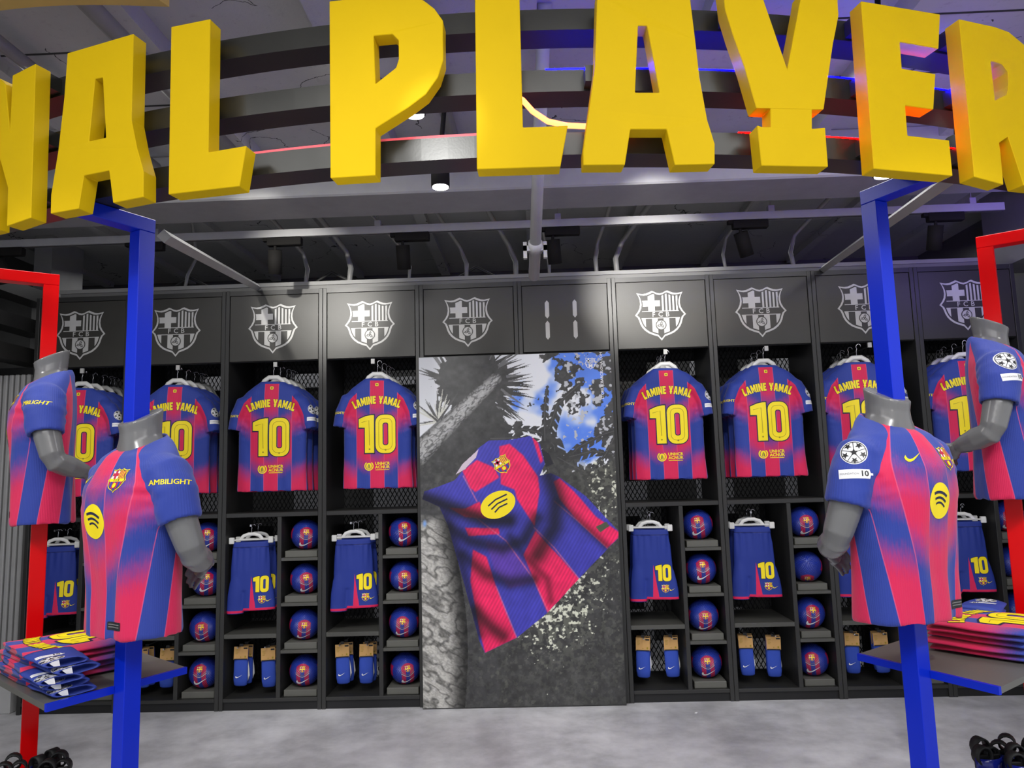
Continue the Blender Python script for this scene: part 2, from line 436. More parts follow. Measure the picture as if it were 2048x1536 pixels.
def disc_logo(r, cx, cy):
    S = [(disc(cx, cy, r, n=32), [], 'yellow_print', 0)]
    for y0, hw, th in ((.30, .62, .15), (.0, .52, .13), (-.27, .42, .11)):
        pts = [(cx+r*hw*(i/5-1)*1.0, cy+r*(y0+.16*(1-((i/5-1)**2))-.10*(i/5-1))) for i in range(11)]
        S.append((strip(pts, r*th), [], 'navy_print', 1))
    return S
GL = {
 'L': (.62, [(0, 0), (.62, 0), (.58, .27), (.31, .25), (.31, 1), (0, 1)], []),
 'A': (.80, [(0, 0), (.2, 1), (.58, 1), (.8, 0), (.51, 0), (.48, .2), (.31, .2), (.28, 0)], [[(.35, .42), (.44, .42), (.395, .76)]]),
 'M': (.92, [(0, 0), (.02, 1), (.3, 1), (.46, .55), (.62, 1), (.9, 1), (.92, 0), (.66, 0), (.66, .5), (.52, .12), (.40, .12), (.26, .5), (.26, 0)], []),
 'I': (.29, [(0, 0), (.29, 0), (.29, 1), (0, 1)], []),
 'N': (.78, [(0, 0), (0, 1), (.27, 1), (.51, .45), (.51, 1), (.78, 1), (.78, 0), (.52, 0), (.26, .55), (.26, 0)], []),
 'E': (.60, [(0, 0), (0, 1), (.6, 1), (.58, .78), (.3, .78), (.3, .62), (.55, .62), (.55, .4), (.3, .4), (.3, .23), (.6, .23), (.6, 0)], []),
 'Y': (.82, [(.26, 0), (.26, .2), (.18, .2), (.18, .36), (.27, .36), (.0, 1), (.3, 1), (.41, .66), (.52, 1), (.82, 1), (.55, .36), (.64, .36), (.64, .2), (.55, .2), (.55, 0)], []),
 ' ': (.35, [], [])}
def arched(word, h, width, R, grow=0.0):
    """Arched player lettering centred on (0,0); R = arch radius."""
    tot = sum(GL[c][0]+.09 for c in word)-.09; k = width/tot
    out = []; pen = 0
    for c in word:
        w, o, hs = GL[c]
        if o:
            def f(p):
                gx, gy = p
                if grow:
                    gx += grow*(1 if gx > w/2 else -1); gy += grow*.8*(1 if gy > .5 else -1)
                s = (pen+gx-tot/2)*k; a = s/R; rr = R+gy*h
                return (rr*sin(a), rr*cos(a)-R)
            out.append(([f(p) for p in o], [[f(p) for p in q] for q in hs] if not grow else [], 'navy_print' if grow else 'yellow_print', 0 if grow else 1))
        pen += w+.09
    return out
def rrect(cx, cy, w, h, r, n=5):
    p = []
    for sx, sy, a in ((1, 1, 0), (-1, 1, 90), (-1, -1, 180), (1, -1, 270)):
        p += arc(cx+sx*(w/2-r), cy+sy*(h/2-r), r, r, a, a+90, n)
    return p
def number10(h, lines=True):
    """Number 10 centred on (0,0), h high, about .96 h wide."""
    one = [(-.47, .18), (-.47, .40), (-.30, .47), (-.14, .5), (-.07, .5), (-.07, -.5), (-.31, -.5), (-.31, .17)]
    S = [([(x*1.0, y) for x, y in one], [], 'yellow_print', 1)]
    S.append((rrect(.23, -.005, .52, 1.02, .2), [rrect(.23, -.005, .15, .60, .06)], 'yellow_print', 1))
    g = [(-.49, .14), (-.49, .42), (-.30, .50), (-.14, .53), (-.045, .53), (-.045, -.53), (-.335, -.53), (-.335, .14)]
    S.append((g, [], 'navy_print', 0)); S.append((rrect(.23, -.005, .565, 1.065, .22), [rrect(.23, -.005, .11, .56, .05)], 'navy_print', 0))
    if lines:
        S.append((rrect(.23, -.005, .36, .84, .14), [rrect(.23, -.005, .34, .82, .13)], 'yellow_line', 2))
        S.append((strip([(-.40, .31), (-.2, .36), (-.19, -.3)], .014), [], 'yellow_line', 2))
        S.append((star(-.19, -.40, .025, 0, 4, .8), [], 'yellow_line', 2)); S.append((star(.23, -.43, .025, 0, 4, .8), [], 'yellow_line', 2))
    return xf(S, h)
def relief(w, cx, cy):
    """Relief-agency mark: wreath with figure, two lines of words."""
    h = w*.31
    S = [(disc(cx-w*.32, cy, h*.36, h*.40), [], 'yellow_print', 0)]
    S.append((strip(arc(cx-w*.32, cy, h*.52, h*.52, 125, 300, 10), h*.13), [], 'yellow_print', 0))
    S.append((strip(arc(cx-w*.32, cy, h*.52, h*.52, 55, -120, 10), h*.13), [], 'yellow_print', 0))
    S.append((strip([(cx-w*.35, cy-h*.3), (cx-w*.345, cy), (cx-w*.32, cy+h*.22), (cx-w*.295, cy), (cx-w*.29, cy-h*.3)], h*.09), [], 'navy_print', 1))
    S += text('UNHCR', h*.52, 'yellow_print', 0, .03, cx+w*.20, cy+h*.28)
    S += text('ACNUR', h*.52, 'yellow_print', 0, .03, cx+w*.20, cy-h*.17)
    S.append((strip([(cx-w*.07, cy-h*.5), (cx+w*.46, cy-h*.5)], h*.08), [], 'yellow_print', 0))
    return S
def print_mesh(name, shapes, place, parent, maxlen=0, eps=.0012, lift=.0007):
    """Cut shapes to one thin mesh. place(x, y, height) gives the 3D point."""
    bm = bmesh.new(); mats = []; lay = bm.faces.layers.int.new('lay')
    for o, hs, m, l in shapes:
        if m not in mats: mats.append(m)
        mi = mats.index(m)
        if len(o) < 3: continue
        loops = [[Vector((p[0], p[1], 0)) for p in o]] + [[Vector((p[0], p[1], 0)) for p in h] for h in hs]
        flat = [p for lp in loops for p in lp]
        vs = [bm.verts.new((p.x, p.y, l)) for p in flat]
        tris = [(0, 1, 2)] if len(flat) == 3 else tessellate_polygon(loops)
        for a, b, c in tris:
            pa, pb, pc = flat[a], flat[b], flat[c]
            cr = (pb-pa).cross(pc-pa).z
            if abs(cr) < 1e-12: continue
            try: f = bm.faces.new((vs[a], vs[b], vs[c]) if cr > 0 else (vs[a], vs[c], vs[b]))
            except ValueError: continue
            f.material_index = mi
    if maxlen:
        for it in range(6):
            es = [e for e in bm.edges if e.calc_length() > maxlen]
            if not es: break
            bmesh.ops.subdivide_edges(bm, edges=es, cuts=1, use_grid_fill=False)
            bmesh.ops.triangulate(bm, faces=[f for f in bm.faces if len(f.verts) > 3])
    bad = []
    for v in bm.verts:
        q = place(v.co.x, v.co.y, eps + v.co.z*lift)
        if q is None: bad.append(v)
        else: v.co = q
    if bad: bmesh.ops.delete(bm, geom=bad, context='VERTS')
    return link(name, bm, [M[k] for k in mats], parent)
def flat_on(origin, xd, yd):
    o, xd, yd = Vector(origin), Vector(xd), Vector(yd); n = xd.cross(yd)
    return lambda x, y, h: o + xd*x + yd*y + n*h
def cast(bvh, origin, xd, yd, dist=.6):
    """Project onto a surface: viewed with x along xd, y along yd, rays going along -(xd x yd)."""
    o, xd, yd = Vector(origin), Vector(xd).normalized(), Vector(yd).normalized(); n = xd.cross(yd)
    def g(x, y, h):
        p = o + xd*x + yd*y
        hit = bvh.ray_cast(p + n*dist, -n)
        if hit[0] is None: return None
        return hit[0] + n*h
    return g
def bvh_of(me):
    me.calc_loop_triangles()
    return BVHTree.FromPolygons([v.co.copy() for v in me.vertices], [tuple(p.vertices) for p in me.polygons])
def set_attr(me, name, vals):
    a = me.attributes.new(name, 'FLOAT', 'POINT'); a.data.foreach_set('value', np.asarray(vals, dtype=np.float32))
def coords(me):
    a = np.empty(len(me.vertices)*3, dtype=np.float32); me.vertices.foreach_get('co', a); return a.reshape(-1, 3)
def wrinkle(me, fn):
    nn = np.empty(len(me.vertices)*3, dtype=np.float32); me.vertices.foreach_get('normal', nn); nn = nn.reshape(-1, 3)
    co = coords(me); d = np.array([fn(p) for p in co], dtype=np.float32)
    me.vertices.foreach_set('co', (co + nn*d[:, None]).ravel()); me.update()

# ------------------------------------------------------------------ the setting
def struct(name, args, m, bev=0): return tag(bxo(name, args, m, None, bev), kind='structure')
struct('floor', (-5.5, 5.5, -3.5, 7.6, -.06, 0), M['floor'])
ceil = struct('ceiling', (-5.5, 5.5, -3.5, 7.6, 3.5, 3.6), M['ceiling'])
struct('wall_back', (-5.5, 5.5, 7.0, 7.1, 0, 3.5), M['wall_dark'])
struct('wall_right', (3.72, 3.82, 3.4, 7.0, 0, 3.5), M['wall_dark'])
wl = struct('wall_left', (-4.5, -4.4, 2.2, 7.0, 0, 3.5), M['wall_dark'])
for i, x in enumerate(np.arange(-4.9, 5, .82)):                     # joists under the slab
    w = .06 if i % 2 else .045
    bxo('joist', (x-w, x+w, -3.4, 4.2, 3.43-.02*(i % 3), 3.501), M['ceiling'], ceil)
    bxo('joist', (x-w*.7, x+w*.7, 4.58, 6.9, 3.45, 3.501), M['ceiling'], ceil)
for i, y in enumerate(np.arange(-.4, 4.1, .5)):                     # board joints as shallow battens
    bxo('batten', (-5.4, 5.4, y-.003, y+.003, 3.494, 3.501), M['cord_dark'], ceil)
M['beam_grey'] = mat('beam_grey', (142, 142, 142), .7, spec=.2, bump=.15, bscale=30)
struct('trim_1', (-5.4, 5.4, 4.2, 4.57, 3.21, 3.502), M['beam_grey'], .01)
# fluted cladding beside the lockers
fw_ = struct('trim_2', (-4.39, -3.66, 5.3, 5.36, 0, 2.42), M['black_inner'])
for i in range(17):
    bxo('slat', (-4.38+i*.043, -4.35+i*.043, 5.24, 5.301, .2, 2.36), M['flute_grey'], fw_, .006)
struct('baseboard_left', (-4.4, -3.66, 5.2, 5.37, 0, .19), M['stone_white'], .005)
for z0, z1 in ((2.45, 2.56), (2.68, 2.78), (2.92, 3.02)):
    struct('trim_3', (-3.86, -3.70, 3.9, 5.9, z0, z1), M['black_laminate'])
struct('trim_4', (-3.86, -3.72, 5.5, 5.9, 2.42, 3.5), M['pipe_grey'])
struct('trim_5', (3.42, 3.72, 5.0, 5.5, 2.92, 3.5), M['duct_grey'])
# added pale boards imitate bright patches of the lit room behind the mesh
for i, (x, w, z0, z1) in enumerate(((-2.7, .3, 1.1, 2.5), (-1.95, .22, .1, 2.45), (-1.2, .36, .05, 2.4), (.75, .36, .1, 2.45), (1.5, .3, .2, 2.5), (2.3, .42, .9, 2.55), (3.1, .3, .6, 2.5))):
    o = tag(bxo('bright_patch_board', (x-w/2, x+w/2, 6.3, 6.34, 0, z1), M['panel_pale']), 'pale upright board seen through the mesh ' + ('behind the second locker from the left', 'at the left of the third locker', 'behind the locker just left of the poster', 'behind the locker just right of the poster', 'at the right of the locker beside the poster', 'behind the second locker right of the poster', 'behind the third locker right of the poster')[i], 'board', 'pale boards behind the lockers')

# ------------------------------------------------------------------ lockers
XB = [-3.595, -2.903, -2.197, -1.492, -.796, -.09, .58, 1.274, 1.989, 2.703, 3.40]
WHERE = ['leftmost locker', 'second locker from the left', 'third locker from the left', 'locker just left of the palm poster', '', '',
         'locker just right of the palm poster', 'second locker right of the palm poster', 'third locker right of the palm poster', 'rightmost locker']
TF = .029; DEP = .5
def mesh_panel(bm, x0, x1, z0, z1, y, cw=.032, ch=.058, t=.0032):
    nx, nz = int((x1-x0)/cw), int((z1-z0)/ch); cw = (x1-x0)/nx; ch = (z1-z0)/nz
    for i in range(nx):
        for j in range(nz):
            cx, cz = x0+(i+.5)*cw, z0+(j+.5)*ch
            for (ax, az), (bx_, bz) in (((-.5, 0), (0, .5)), ((0, .5), (.5, 0)), ((.5, 0), (0, -.5)), ((0, -.5), (-.5, 0))):
                a = Vector((cx+ax*cw, y, cz+az*ch)); b = Vector((cx+bx_*cw, y, cz+bz*ch))
                d = (b-a).normalized(); n = Vector((-d.z, 0, d.x))*t; k = Vector((0, .004, 0))
                bm.faces.new([bm.verts.new(p) for p in (a-n, b-n, b+n+k, a+n+k)])
DIV = {}
EMB = None
for k in range(10):
    x0, x1 = XB[k], XB[k+1]; a, b = x0+TF, x1-TF; y0, y1 = D, D+DEP
    full = k not in (4, 5)
    lab = ('tall black open locker, the %s, crest panel on top' % WHERE[k]) if full else \
          ('black locker front above the poster carrying the %s' % ('grey crest' if k == 4 else 'two-stroke number eleven'))
    L = thing('locker', lab, 'locker', (0, 0, 0), 0, 'lockers along the back')
    bl = M['black_laminate']
    bxo('side_panel', (x0+.001, a, y0, y1, 0, 2.907), bl, L, .002); bxo('side_panel', (b, x1-.001, y0, y1, 0, 2.907), bl, L, .002)
    bxo('top_rail', (a, b, y0+.001, y1, 2.872, 2.906), bl, L)
    hp = bxo('header_panel', (a+.003, b-.003, y0+.004, y0+.024, 2.39, 2.869), M['header_laminate'], L, .002)
    bxo('header_backing', (a, b, y0+.024, y0+.04, 2.385, 2.872), M['black_inner'], L)
    cx = (x0+x1)/2-.008
    if k != 5:
        if EMB is None:
            EMB = print_mesh('crest_emblem', xf(crest(False), .36), flat_on((0, 0, 0), (1, 0, 0), (0, 0, 1)), None, eps=.0008, lift=.0006)
            e = EMB
        else:
            e = EMB.copy(); C.objects.link(e)
        e.parent = hp; e.location = (cx, y0+.004, 2.802)
    else:
        for sx in (.118, .315):
            for z0, z1 in ((2.628, 2.76), (2.475, 2.612)):
                w = .0145
                pts = [(-w, z0+.018), (0, z0), (w, z0+.018), (w, z1-.018), (0, z1), (-w, z1-.018)]
                print_mesh('digit_bar', [([(sx+p, q) for p, q in pts], [], 'emblem_silver', 0)], flat_on((0, y0+.004, 0), (1, 0, 0), (0, 0, 1)), hp, eps=.0015)
    if not full:
        bxo('back_panel', (a, b, y0+.06, y0+.08, 0, 2.385), M['black_inner'], L)
        continue
    dv = a + (.40 if k == 7 else .362); DIV[k] = dv
    bxo('shelf', (a, b, y0+.003, y1, 1.289, 1.319), bl, L, .002)
    bxo('divider', (dv, dv+.029, y0+.004, y1, .078, 1.289), bl, L, .002)
    bxo('shelf', (a, dv, y0+.003, y1, .472, .501), M['shelf_lit'], L, .002)
    for z0 in (.985, .68, .368): bxo('shelf', (dv+.029, b, y0+.003, y1-.1, z0, z0+.021), M['shelf_lit'], L, .002)
    bxo('bottom_panel', (a, b, y0+.002, y1, .055, .079), bl, L, .002)
    bxo('plinth', (a, b, y0+.014, y0+.034, 0, .055), M['black_inner'], L)
    for z0 in (1.006, .701, .389, .079):
        bxo('ball_riser', (dv+.029+.018, b-.012, y0+.028, y0+.24, z0, z0+.044), M['riser_grey'], L, .003)
    bm = bmesh.new(); mesh_panel(bm, a, b, .08, 2.86, y1-.012)
    tag(link('mesh_back', bm, M['mesh_metal'], L), kind='stuff')
    # black inner lining leaves windows of bare mesh
    lin = M['black_inner']
    for p, q, z0, z1 in ((a, b, 2.36, 2.87), (a, a+.27, 1.46, 2.36), (a+.27, b, 1.46, 2.25), (a, a+.15, .08, .47), (dv-.04, b, .08, 1.289), (a, dv-.2, .52, 1.2)):
        bxo('back_panel', (p, q, y1-.008, y1-.002, z0, z1), lin, L)
    bxo('hanging_rail', (cx-.008+.02, cx+.008+.02, y0+.01, y1-.02, 2.352, 2.372), M['chrome'], L)
    bxo('rail_cap', (cx-.013+.02, cx+.013+.02, y0, y0+.012, 2.345, 2.379), M['emblem_silver'], L)
    sx = a+.165
    bxo('hanging_rail', (sx-.006, sx+.006, y0+.03, y1-.02, 1.224, 1.238), M['chrome'], L)
    for q in (a+.085, a+.275):
        bxo('sock_peg', (q-.004, q+.004, y0+.03, y1-.02, .402, .41), M['chrome'], L)

# ------------------------------------------------------------------ arch sign
XC, YC, RL = -.0719, 6.8156, 4.7968
def cyl(s, z, R): a = s/RL; return Vector((XC+R*sin(a), YC-R*cos(a), z))
sign = thing('arch_sign', 'curved overhead sign of tall yellow letters on three black bars', 'sign', (XC, YC-RL, 2.4))
def put(o, root):
    o.parent = root; o.matrix_parent_inverse = Matrix.Translation(root.location).inverted(); return o
def ring_bar(name, z0, z1, r0, r1, a0, a1, m, n=72):
    bm = bmesh.new(); rg = []
    for i in range(n+1):
        a = a0+(a1-a0)*i/n
        rg.append([Vector((XC+r*sin(a), YC-r*cos(a), z)) for r, z in ((r1, z0), (r1, z1), (r0, z1), (r0, z0))])
    loft(bm, rg); bmesh.ops.recalc_face_normals(bm, faces=bm.faces); return put(link(name, bm, m), sign)
for z0, z1 in ((2.481, 2.551), (2.682, 2.752), (2.882, 2.950)):
    ring_bar('bar', z0, z1, RL-.20, RL-.10, -.62, .62, M['bar_black'])
tag(ring_bar('light_strip', 2.7525, 2.7560, RL-.106, RL-.0995, .03, .6, M['led_blue']), 'glowing blue light strip')
tag(ring_bar('light_strip', 2.5515, 2.5550, RL-.106, RL-.0995, .155, .6, M['led_red']), 'glowing red light strip')
tag(ring_bar('light_strip', 2.552, 2.561, RL-.118, RL-.105, -.17, .0, M['led_pink']), 'dull pink light strip')
bm = bmesh.new(); tube(bm, [cyl(s, z, RL-.09) for s, z in ((.03, 2.68), (.07, 2.652), (.10, 2.615), (.145, 2.582), (.2, 2.568), (.28, 2.563), (.42, 2.562))], .009, 8)
tag(put(link('light_strip', bm, M['neon'], smooth=True), sign), 'orange glowing strip hanging loose between letters')
LET = {
'N': ([(-1.698, 2.929), (-1.587, 2.945), (-1.571, 2.407), (-1.684, 2.396), (-1.689, 2.528), (-1.748, 2.66), (-1.765, 2.72), (-1.752, 2.40), (-1.87, 2.40), (-1.885, 2.94), (-1.765, 2.935), (-1.733, 2.907), (-1.726, 2.874), (-1.696, 2.733)], []),
'A': ([(-1.443, 2.949), (-1.173, 2.959), (-1.169, 2.67), (-1.145, 2.576), (-1.117, 2.495), (-1.114, 2.411), (-1.228, 2.407), (-1.248, 2.515), (-1.349, 2.514), (-1.365, 2.407), (-1.483, 2.408), (-1.485, 2.471), (-1.463, 2.617), (-1.448, 2.796)], [[(-1.32, 2.834), (-1.289, 2.833), (-1.266, 2.627), (-1.334, 2.626)]]),
'L': ([(-1.032, 2.955), (-.893, 2.957), (-.889, 2.525), (-.763, 2.53), (-.783, 2.406), (-1.024, 2.408)], []),
'P': ([(-.502, 2.958), (-.357, 2.957), (-.264, 2.95), (-.215, 2.932), (-.183, 2.903), (-.158, 2.863), (-.159, 2.82), (-.159, 2.74), (-.176, 2.688), (-.212, 2.638), (-.263, 2.602), (-.362, 2.545), (-.363, 2.402), (-.498, 2.404)], [[(-.366, 2.833), (-.309, 2.833), (-.291, 2.812), (-.291, 2.753), (-.299, 2.727), (-.361, 2.682)]]),
'L2': ([(-.062, 2.954), (.069, 2.948), (.067, 2.522), (.196, 2.524), (.17, 2.401), (-.068, 2.402)], []),
'A2': ([(.298, 2.937), (.574, 2.938), (.583, 2.789), (.589, 2.672), (.604, 2.541), (.622, 2.468), (.618, 2.406), (.5, 2.402), (.482, 2.51), (.376, 2.51), (.355, 2.403), (.236, 2.404), (.237, 2.448), (.259, 2.571), (.282, 2.707)], [[(.414, 2.829), (.441, 2.829), (.467, 2.622), (.395, 2.622)]]),
'Y': ([(.677, 2.955), (.8, 2.957), (.804, 2.924), (.863, 2.708), (.923, 2.933), (.93, 2.962), (1.049, 2.960), (1.047, 2.894), (1.019, 2.797), (.97, 2.587), (.932, 2.584), (.927, 2.524), (.97, 2.53), (.969, 2.408), (.759, 2.404), (.755, 2.528), (.769, 2.523), (.797, 2.524), (.8, 2.582), (.756, 2.581), (.729, 2.703), (.699, 2.809), (.681, 2.885)], []),
'E': ([(1.129, 2.95), (1.419, 2.943), (1.399, 2.824), (1.255, 2.829), (1.253, 2.741), (1.377, 2.737), (1.355, 2.618), (1.252, 2.621), (1.25, 2.524), (1.403, 2.522), (1.402, 2.407), (1.12, 2.41)], []),
'R': ([(1.493, 2.938), (1.643, 2.935), (1.702, 2.928), (1.765, 2.895), (1.79, 2.85), (1.79, 2.75), (1.77, 2.68), (1.733, 2.62), (1.755, 2.54), (1.80, 2.405), (1.689, 2.402), (1.645, 2.56), (1.604, 2.535), (1.605, 2.515), (1.602, 2.396), (1.486, 2.411)], [[(1.608, 2.812), (1.655, 2.808), (1.677, 2.785), (1.673, 2.737), (1.662, 2.706), (1.607, 2.678)]])}
LT = .056
for key, (o, hs) in LET.items():
    bm = bmesh.new(); loops = [o]+hs
    flat = [p for lp in loops for p in lp]
    fv = [bm.verts.new(cyl(p[0], p[1], RL)) for p in flat]; bv = [bm.verts.new(cyl(p[0], p[1], RL-LT)) for p in flat]
    for tri in tessellate_polygon([[Vector((p[0], p[1], 0)) for p in lp] for lp in loops]):
        bm.faces.new([fv[i] for i in tri]); bm.faces.new([bv[i] for i in tri[::-1]])
    st = 0
    for lp in loops:
        n = len(lp)
        for i in range(n): bm.faces.new((fv[st+i], fv[st+(i+1) % n], bv[st+(i+1) % n], bv[st+i]))
        st += n
    bmesh.ops.recalc_face_normals(bm, faces=bm.faces)
    bmesh.ops.bevel(bm, geom=[e for e in bm.edges if len(e.link_faces) == 2 and e.calc_face_angle(0) > .5], offset=.0018, segments=1, affect='EDGES')
    put(link('letter', bm, M['yellow_sign']), sign)
    s0 = min(p[0] for p in o); s1 = max(p[0] for p in o); c = s0+.05 if key in ('L', 'L2', 'P', 'R', 'E') else (s0+s1)/2
    if key == 'Y': c = .865
    for z0 in (2.49, 2.69, 2.89):
        if key in ('A', 'A2', 'N') and z0 > 2.6 and z0 < 2.8: cc = s0+.055
        elif key in ('A', 'A2') and z0 < 2.6: cc = s0+.05
        else: cc = c
        if key in ('N',): cc = s1-.05
        if key == 'Y' and z0 > 2.8: cc = .73
        bm = bmesh.new(); P = cyl(cc, 0, RL)
        box(bm, -.03, .03, LT+.001, .1, z0, z0+.05, Matrix.Translation(P) @ Matrix.Rotation(cc/RL, 4, 'Z'))
        put(link('bracket', bm, M['bar_black']), sign)

# posts and their arms, shelves
POSTS = [('left', -1.379, 2.523, -29, 'blue'), ('right', 1.201, 2.510, 28, 'blue'), ('left', -2.144, 3.174, -54, 'red'), ('right', 1.941, 3.116, 55, 'red')]
for sd, px, py, ang, colr in POSTS:
    out = .56 if colr == 'red' else .245
    nm = '%s square steel post with a short arm, %s side' % ('glossy ' + colr, sd)
    P = thing('display_post', nm, 'post', (px, py, 0), radians(ang), 'display posts')
    m = M['post_'+colr]
    bxo('upright', (-.03, .03, -.03, .03, 0, 2.43), m, P, .002)
    bxo('arm', (-.03, .03, -out, .03, 2.4305, 2.48), m, P, .002)
    bxo('foot_plate', (-.09, .09, -.09, .09, 0, .008), m, P)
def slab(name, poly, z0, z1, m, parent):
    bm = bmesh.new(); loft(bm, [[Vector((x, y, z0)) for x, y in poly], [Vector((x, y, z1)) for x, y in poly]])
    bmesh.ops.recalc_face_normals(bm, faces=bm.faces); return link(name, bm, m, parent)
for sd, q, r, sg in (('left', POSTS[0], POSTS[2], -1), ('right', POSTS[1], POSTS[3], 1)):
    T = thing('display_table', 'grey wedge-shaped display table between the %s red and blue posts' % sd, 'table', (0, 0, 0), 0, 'display tables')
    def pt(p, rad, side=0):
        a = radians(p[3]); f = Vector((sin(a), -cos(a))); s_ = Vector((cos(a), sin(a)))
        v = Vector((p[1], p[2])) + f*rad + s_*side; return (v.x, v.y)
    bo, bi, ro, ri = pt(q, .22, sg*.034), pt(q, -.24, sg*.034), pt(r, .26, -sg*.034), pt(r, -.24, -sg*.034)
    bo2 = pt(q, .245, sg*.034)
    slab('table_top', [bo2, ro, ri, bi], .856, .875, M['table_grey'], T)
    bm = bmesh.new(); mm = Matrix.Translation((q[1], q[2], 0)) @ Matrix.Rotation(radians(q[3]), 4, 'Z')
    s0, s1 = sorted((sg*.034, sg*.022))
    box(bm, s0, s1, -.245, -.031, .853, .8765, mm); tag(link('edge_bar', bm, M['post_blue'], T), 'blue edge bar')
    bm = bmesh.new(); box(bm, s0, s1, .031, .24, .853, .8765, mm); tag(link('edge_bar', bm, M['post_blue'], T), 'blue edge bar')
    # low shelf near the feet
    S = thing('low_shelf', 'low grey wedge-shaped shelf near the floor between the %s posts' % sd, 'shelf', (0, 0, 0), 0, 'low shelves')
    slab('shelf_top', [pt(q, .245, sg*.034), ro, ri, bi], .275, .30, M['table_grey'], S)
    cxm, cym = (bo[0]+ro[0]+ri[0]+bi[0])/4, (bo[1]+ro[1]+ri[1]+bi[1])/4
    bxo('plinth', (cxm-.18, cxm+.18, cym-.14, cym+.14, 0, .275), M['black_laminate'], S)
for x0_, y0_, z0_, x1_, y1_, z1_, lb in ((-1.434, 2.78, 2.505, -1.979, 5.2, 2.937, 'left'), (1.545, 2.62, 2.56, 2.087, 5.2, 2.92, 'right')):
    bm = bmesh.new(); tube(bm, [(x0_, y0_, z0_), (x1_, y1_, z1_)], .027, 4, up=Vector((0, 0, 1)))
    tag(link('brace', bm, M['pipe_grey']), 'grey sloping brace from the arch back to the locker tops, %s side' % lb, 'brace', 'braces')

# ------------------------------------------------------------------ ceiling services
tr = thing('light_track', 'long white lighting track hung below the ceiling', 'track', (0, 4.75, 3.18))
bxo('rail', (-3.7, 3.1, -.018, .018, -.028, .022), M['white_paint'], tr)
bxo('slot', (-3.7, 3.1, -.006, .006, -.031, -.029), M['cord_dark'], tr)
for x in (-2.5, -1.0, .2, 1.6, 2.9):
    bm = bmesh.new(); tube(bm, [(x, 0, .022), (x, 0, .32)], .004, 6); link('hanger_rod', bm, M['pipe_grey'], tr)
    bxo('clip', (x-.02, x+.02, -.02, .02, .02, .06), M['white_paint'], tr)
SPOTL = ['leftmost', 'behind the left blue post', 'over the third locker', 'left of the poster centre', 'right of the loose pipe', 'over the second locker right of the poster', 'rightmost']
for i, x in enumerate((-3.539, -2.577, -1.643, -.786, .212, 1.444, 2.708)):
    s = thing('track_light', 'black cylinder track spotlight, %s on the white track' % SPOTL[i], 'spotlight', (x, 4.75, 3.149), 0, 'spotlights on the white track')
    bm = bmesh.new(); box(bm, -.10, .13, -.025, .025, -.055, 0, bev=.004); box(bm, -.13, -.08, -.018, .018, -.022, 0); link('adapter', bm, M['spot_black'], s)
    bm = bmesh.new(); tube(bm, [(-.05, 0, -.05), (-.05, 0, -.085)], .01, 8); link('neck', bm, M['spot_black'], s)
    a = (.35, .1, -.15, 0, .12, .5, 0)[i]
    bm = bmesh.new(); d = Vector((sin(a)*.7, .35, -1)).normalized(); p = Vector((-.05, 0, -.08))
    tube(bm, [p, p+d*.16], .046, 18); link('head', bm, M['spot_black'], s, True)
DN = [('behind the foot of the letter P', -.425, 3.5, 2.955), ('just under the bowl of the letter P', -.469, 3.0, 3.08), ('above the right blue post', 1.442, 2.9, 2.688), ('behind the letter R', 1.981, 3.3, 2.862)]
for lb, x, y, z in DN:
    s = thing('downlight', 'lit black cylinder downlight %s' % lb, 'lamp', (x, y, z), 0, 'cylinder downlights')
    bm = bmesh.new(); tube(bm, [(0, 0, 0), (0, 0, .15)], .046, 24); link('body', bm, M['spot_black'], s, True)
    bm = bmesh.new(); tube(bm, [(0, 0, .15), (.04, 0, 3.5-z)], .012, 8); link('stem', bm, M['spot_black'], s, True)
    bm = bmesh.new(); tube(bm, [(0, 0, -.004), (0, 0, .0)], .040, 24); link('lens', bm, M['lens'], s)
ct = thing('cable_tray', 'pale grey cable tray lying along the locker tops', 'tray', (0, 5.33, 2.907))
bxo('tray', (-3.5, 3.35, -.04, .05, 0, .075), M['duct_grey'], ct, .004)
bxo('lip', (-3.5, 3.35, -.05, -.04, .055, .083), M['pipe_grey'], ct)
pp = thing('loose_pipe', 'white pipe sloping down from the ceiling with a clamp near its end', 'pipe', (.026, 4.1, 2.64))
bm = bmesh.new(); tube(bm, [(0, 0, 0), (.075, -1.2, .86)], .031, 16); link('tube', bm, M['white_paint'], pp, True)
bm = bmesh.new(); tube(bm, [(.010, -.15, .107), (.013, -.2, .143)], .040, 16); link('clamp', bm, M['white_paint'], pp, True)
bm = bmesh.new(); box(bm, -.055, .075, -.19, -.16, .10, .13); box(bm, -.055, -.035, -.19, -.16, .06, .15); box(bm, .055, .075, -.19, -.16, .06, .15); link('clamp_ears', bm, M['white_paint'], pp)
CP = [(-2.35, -.25), (-1.9, .22), (-1.55, .2), (-1.2, .3), (-.72, .25), (-.35, .25), (.05, .1), (.62, -.12), (.95, -.3), (1.65, -.2), (2.2, -.25)]
for i, (x, dx) in enumerate(CP):
    bm = bmesh.new(); r = .012 + .004*(i % 3)
    tube(bm, [(x, 4.62, 3.44), (x+dx*.3, 5.1, 3.40), (x+dx*.8, 5.45, 3.26), (x+dx, 5.42, 3.12), (x+dx, 5.37, 2.985)], r, 8)
    tag(link('conduit', bm, M['pipe_grey'], None, True), 'grey conduit bending down to the cable tray, number %s from the left' % ('one', 'two', 'three', 'four', 'five', 'six', 'seven', 'eight', 'nine', 'ten', 'eleven')[i], 'conduit', 'conduits behind the ceiling beam')
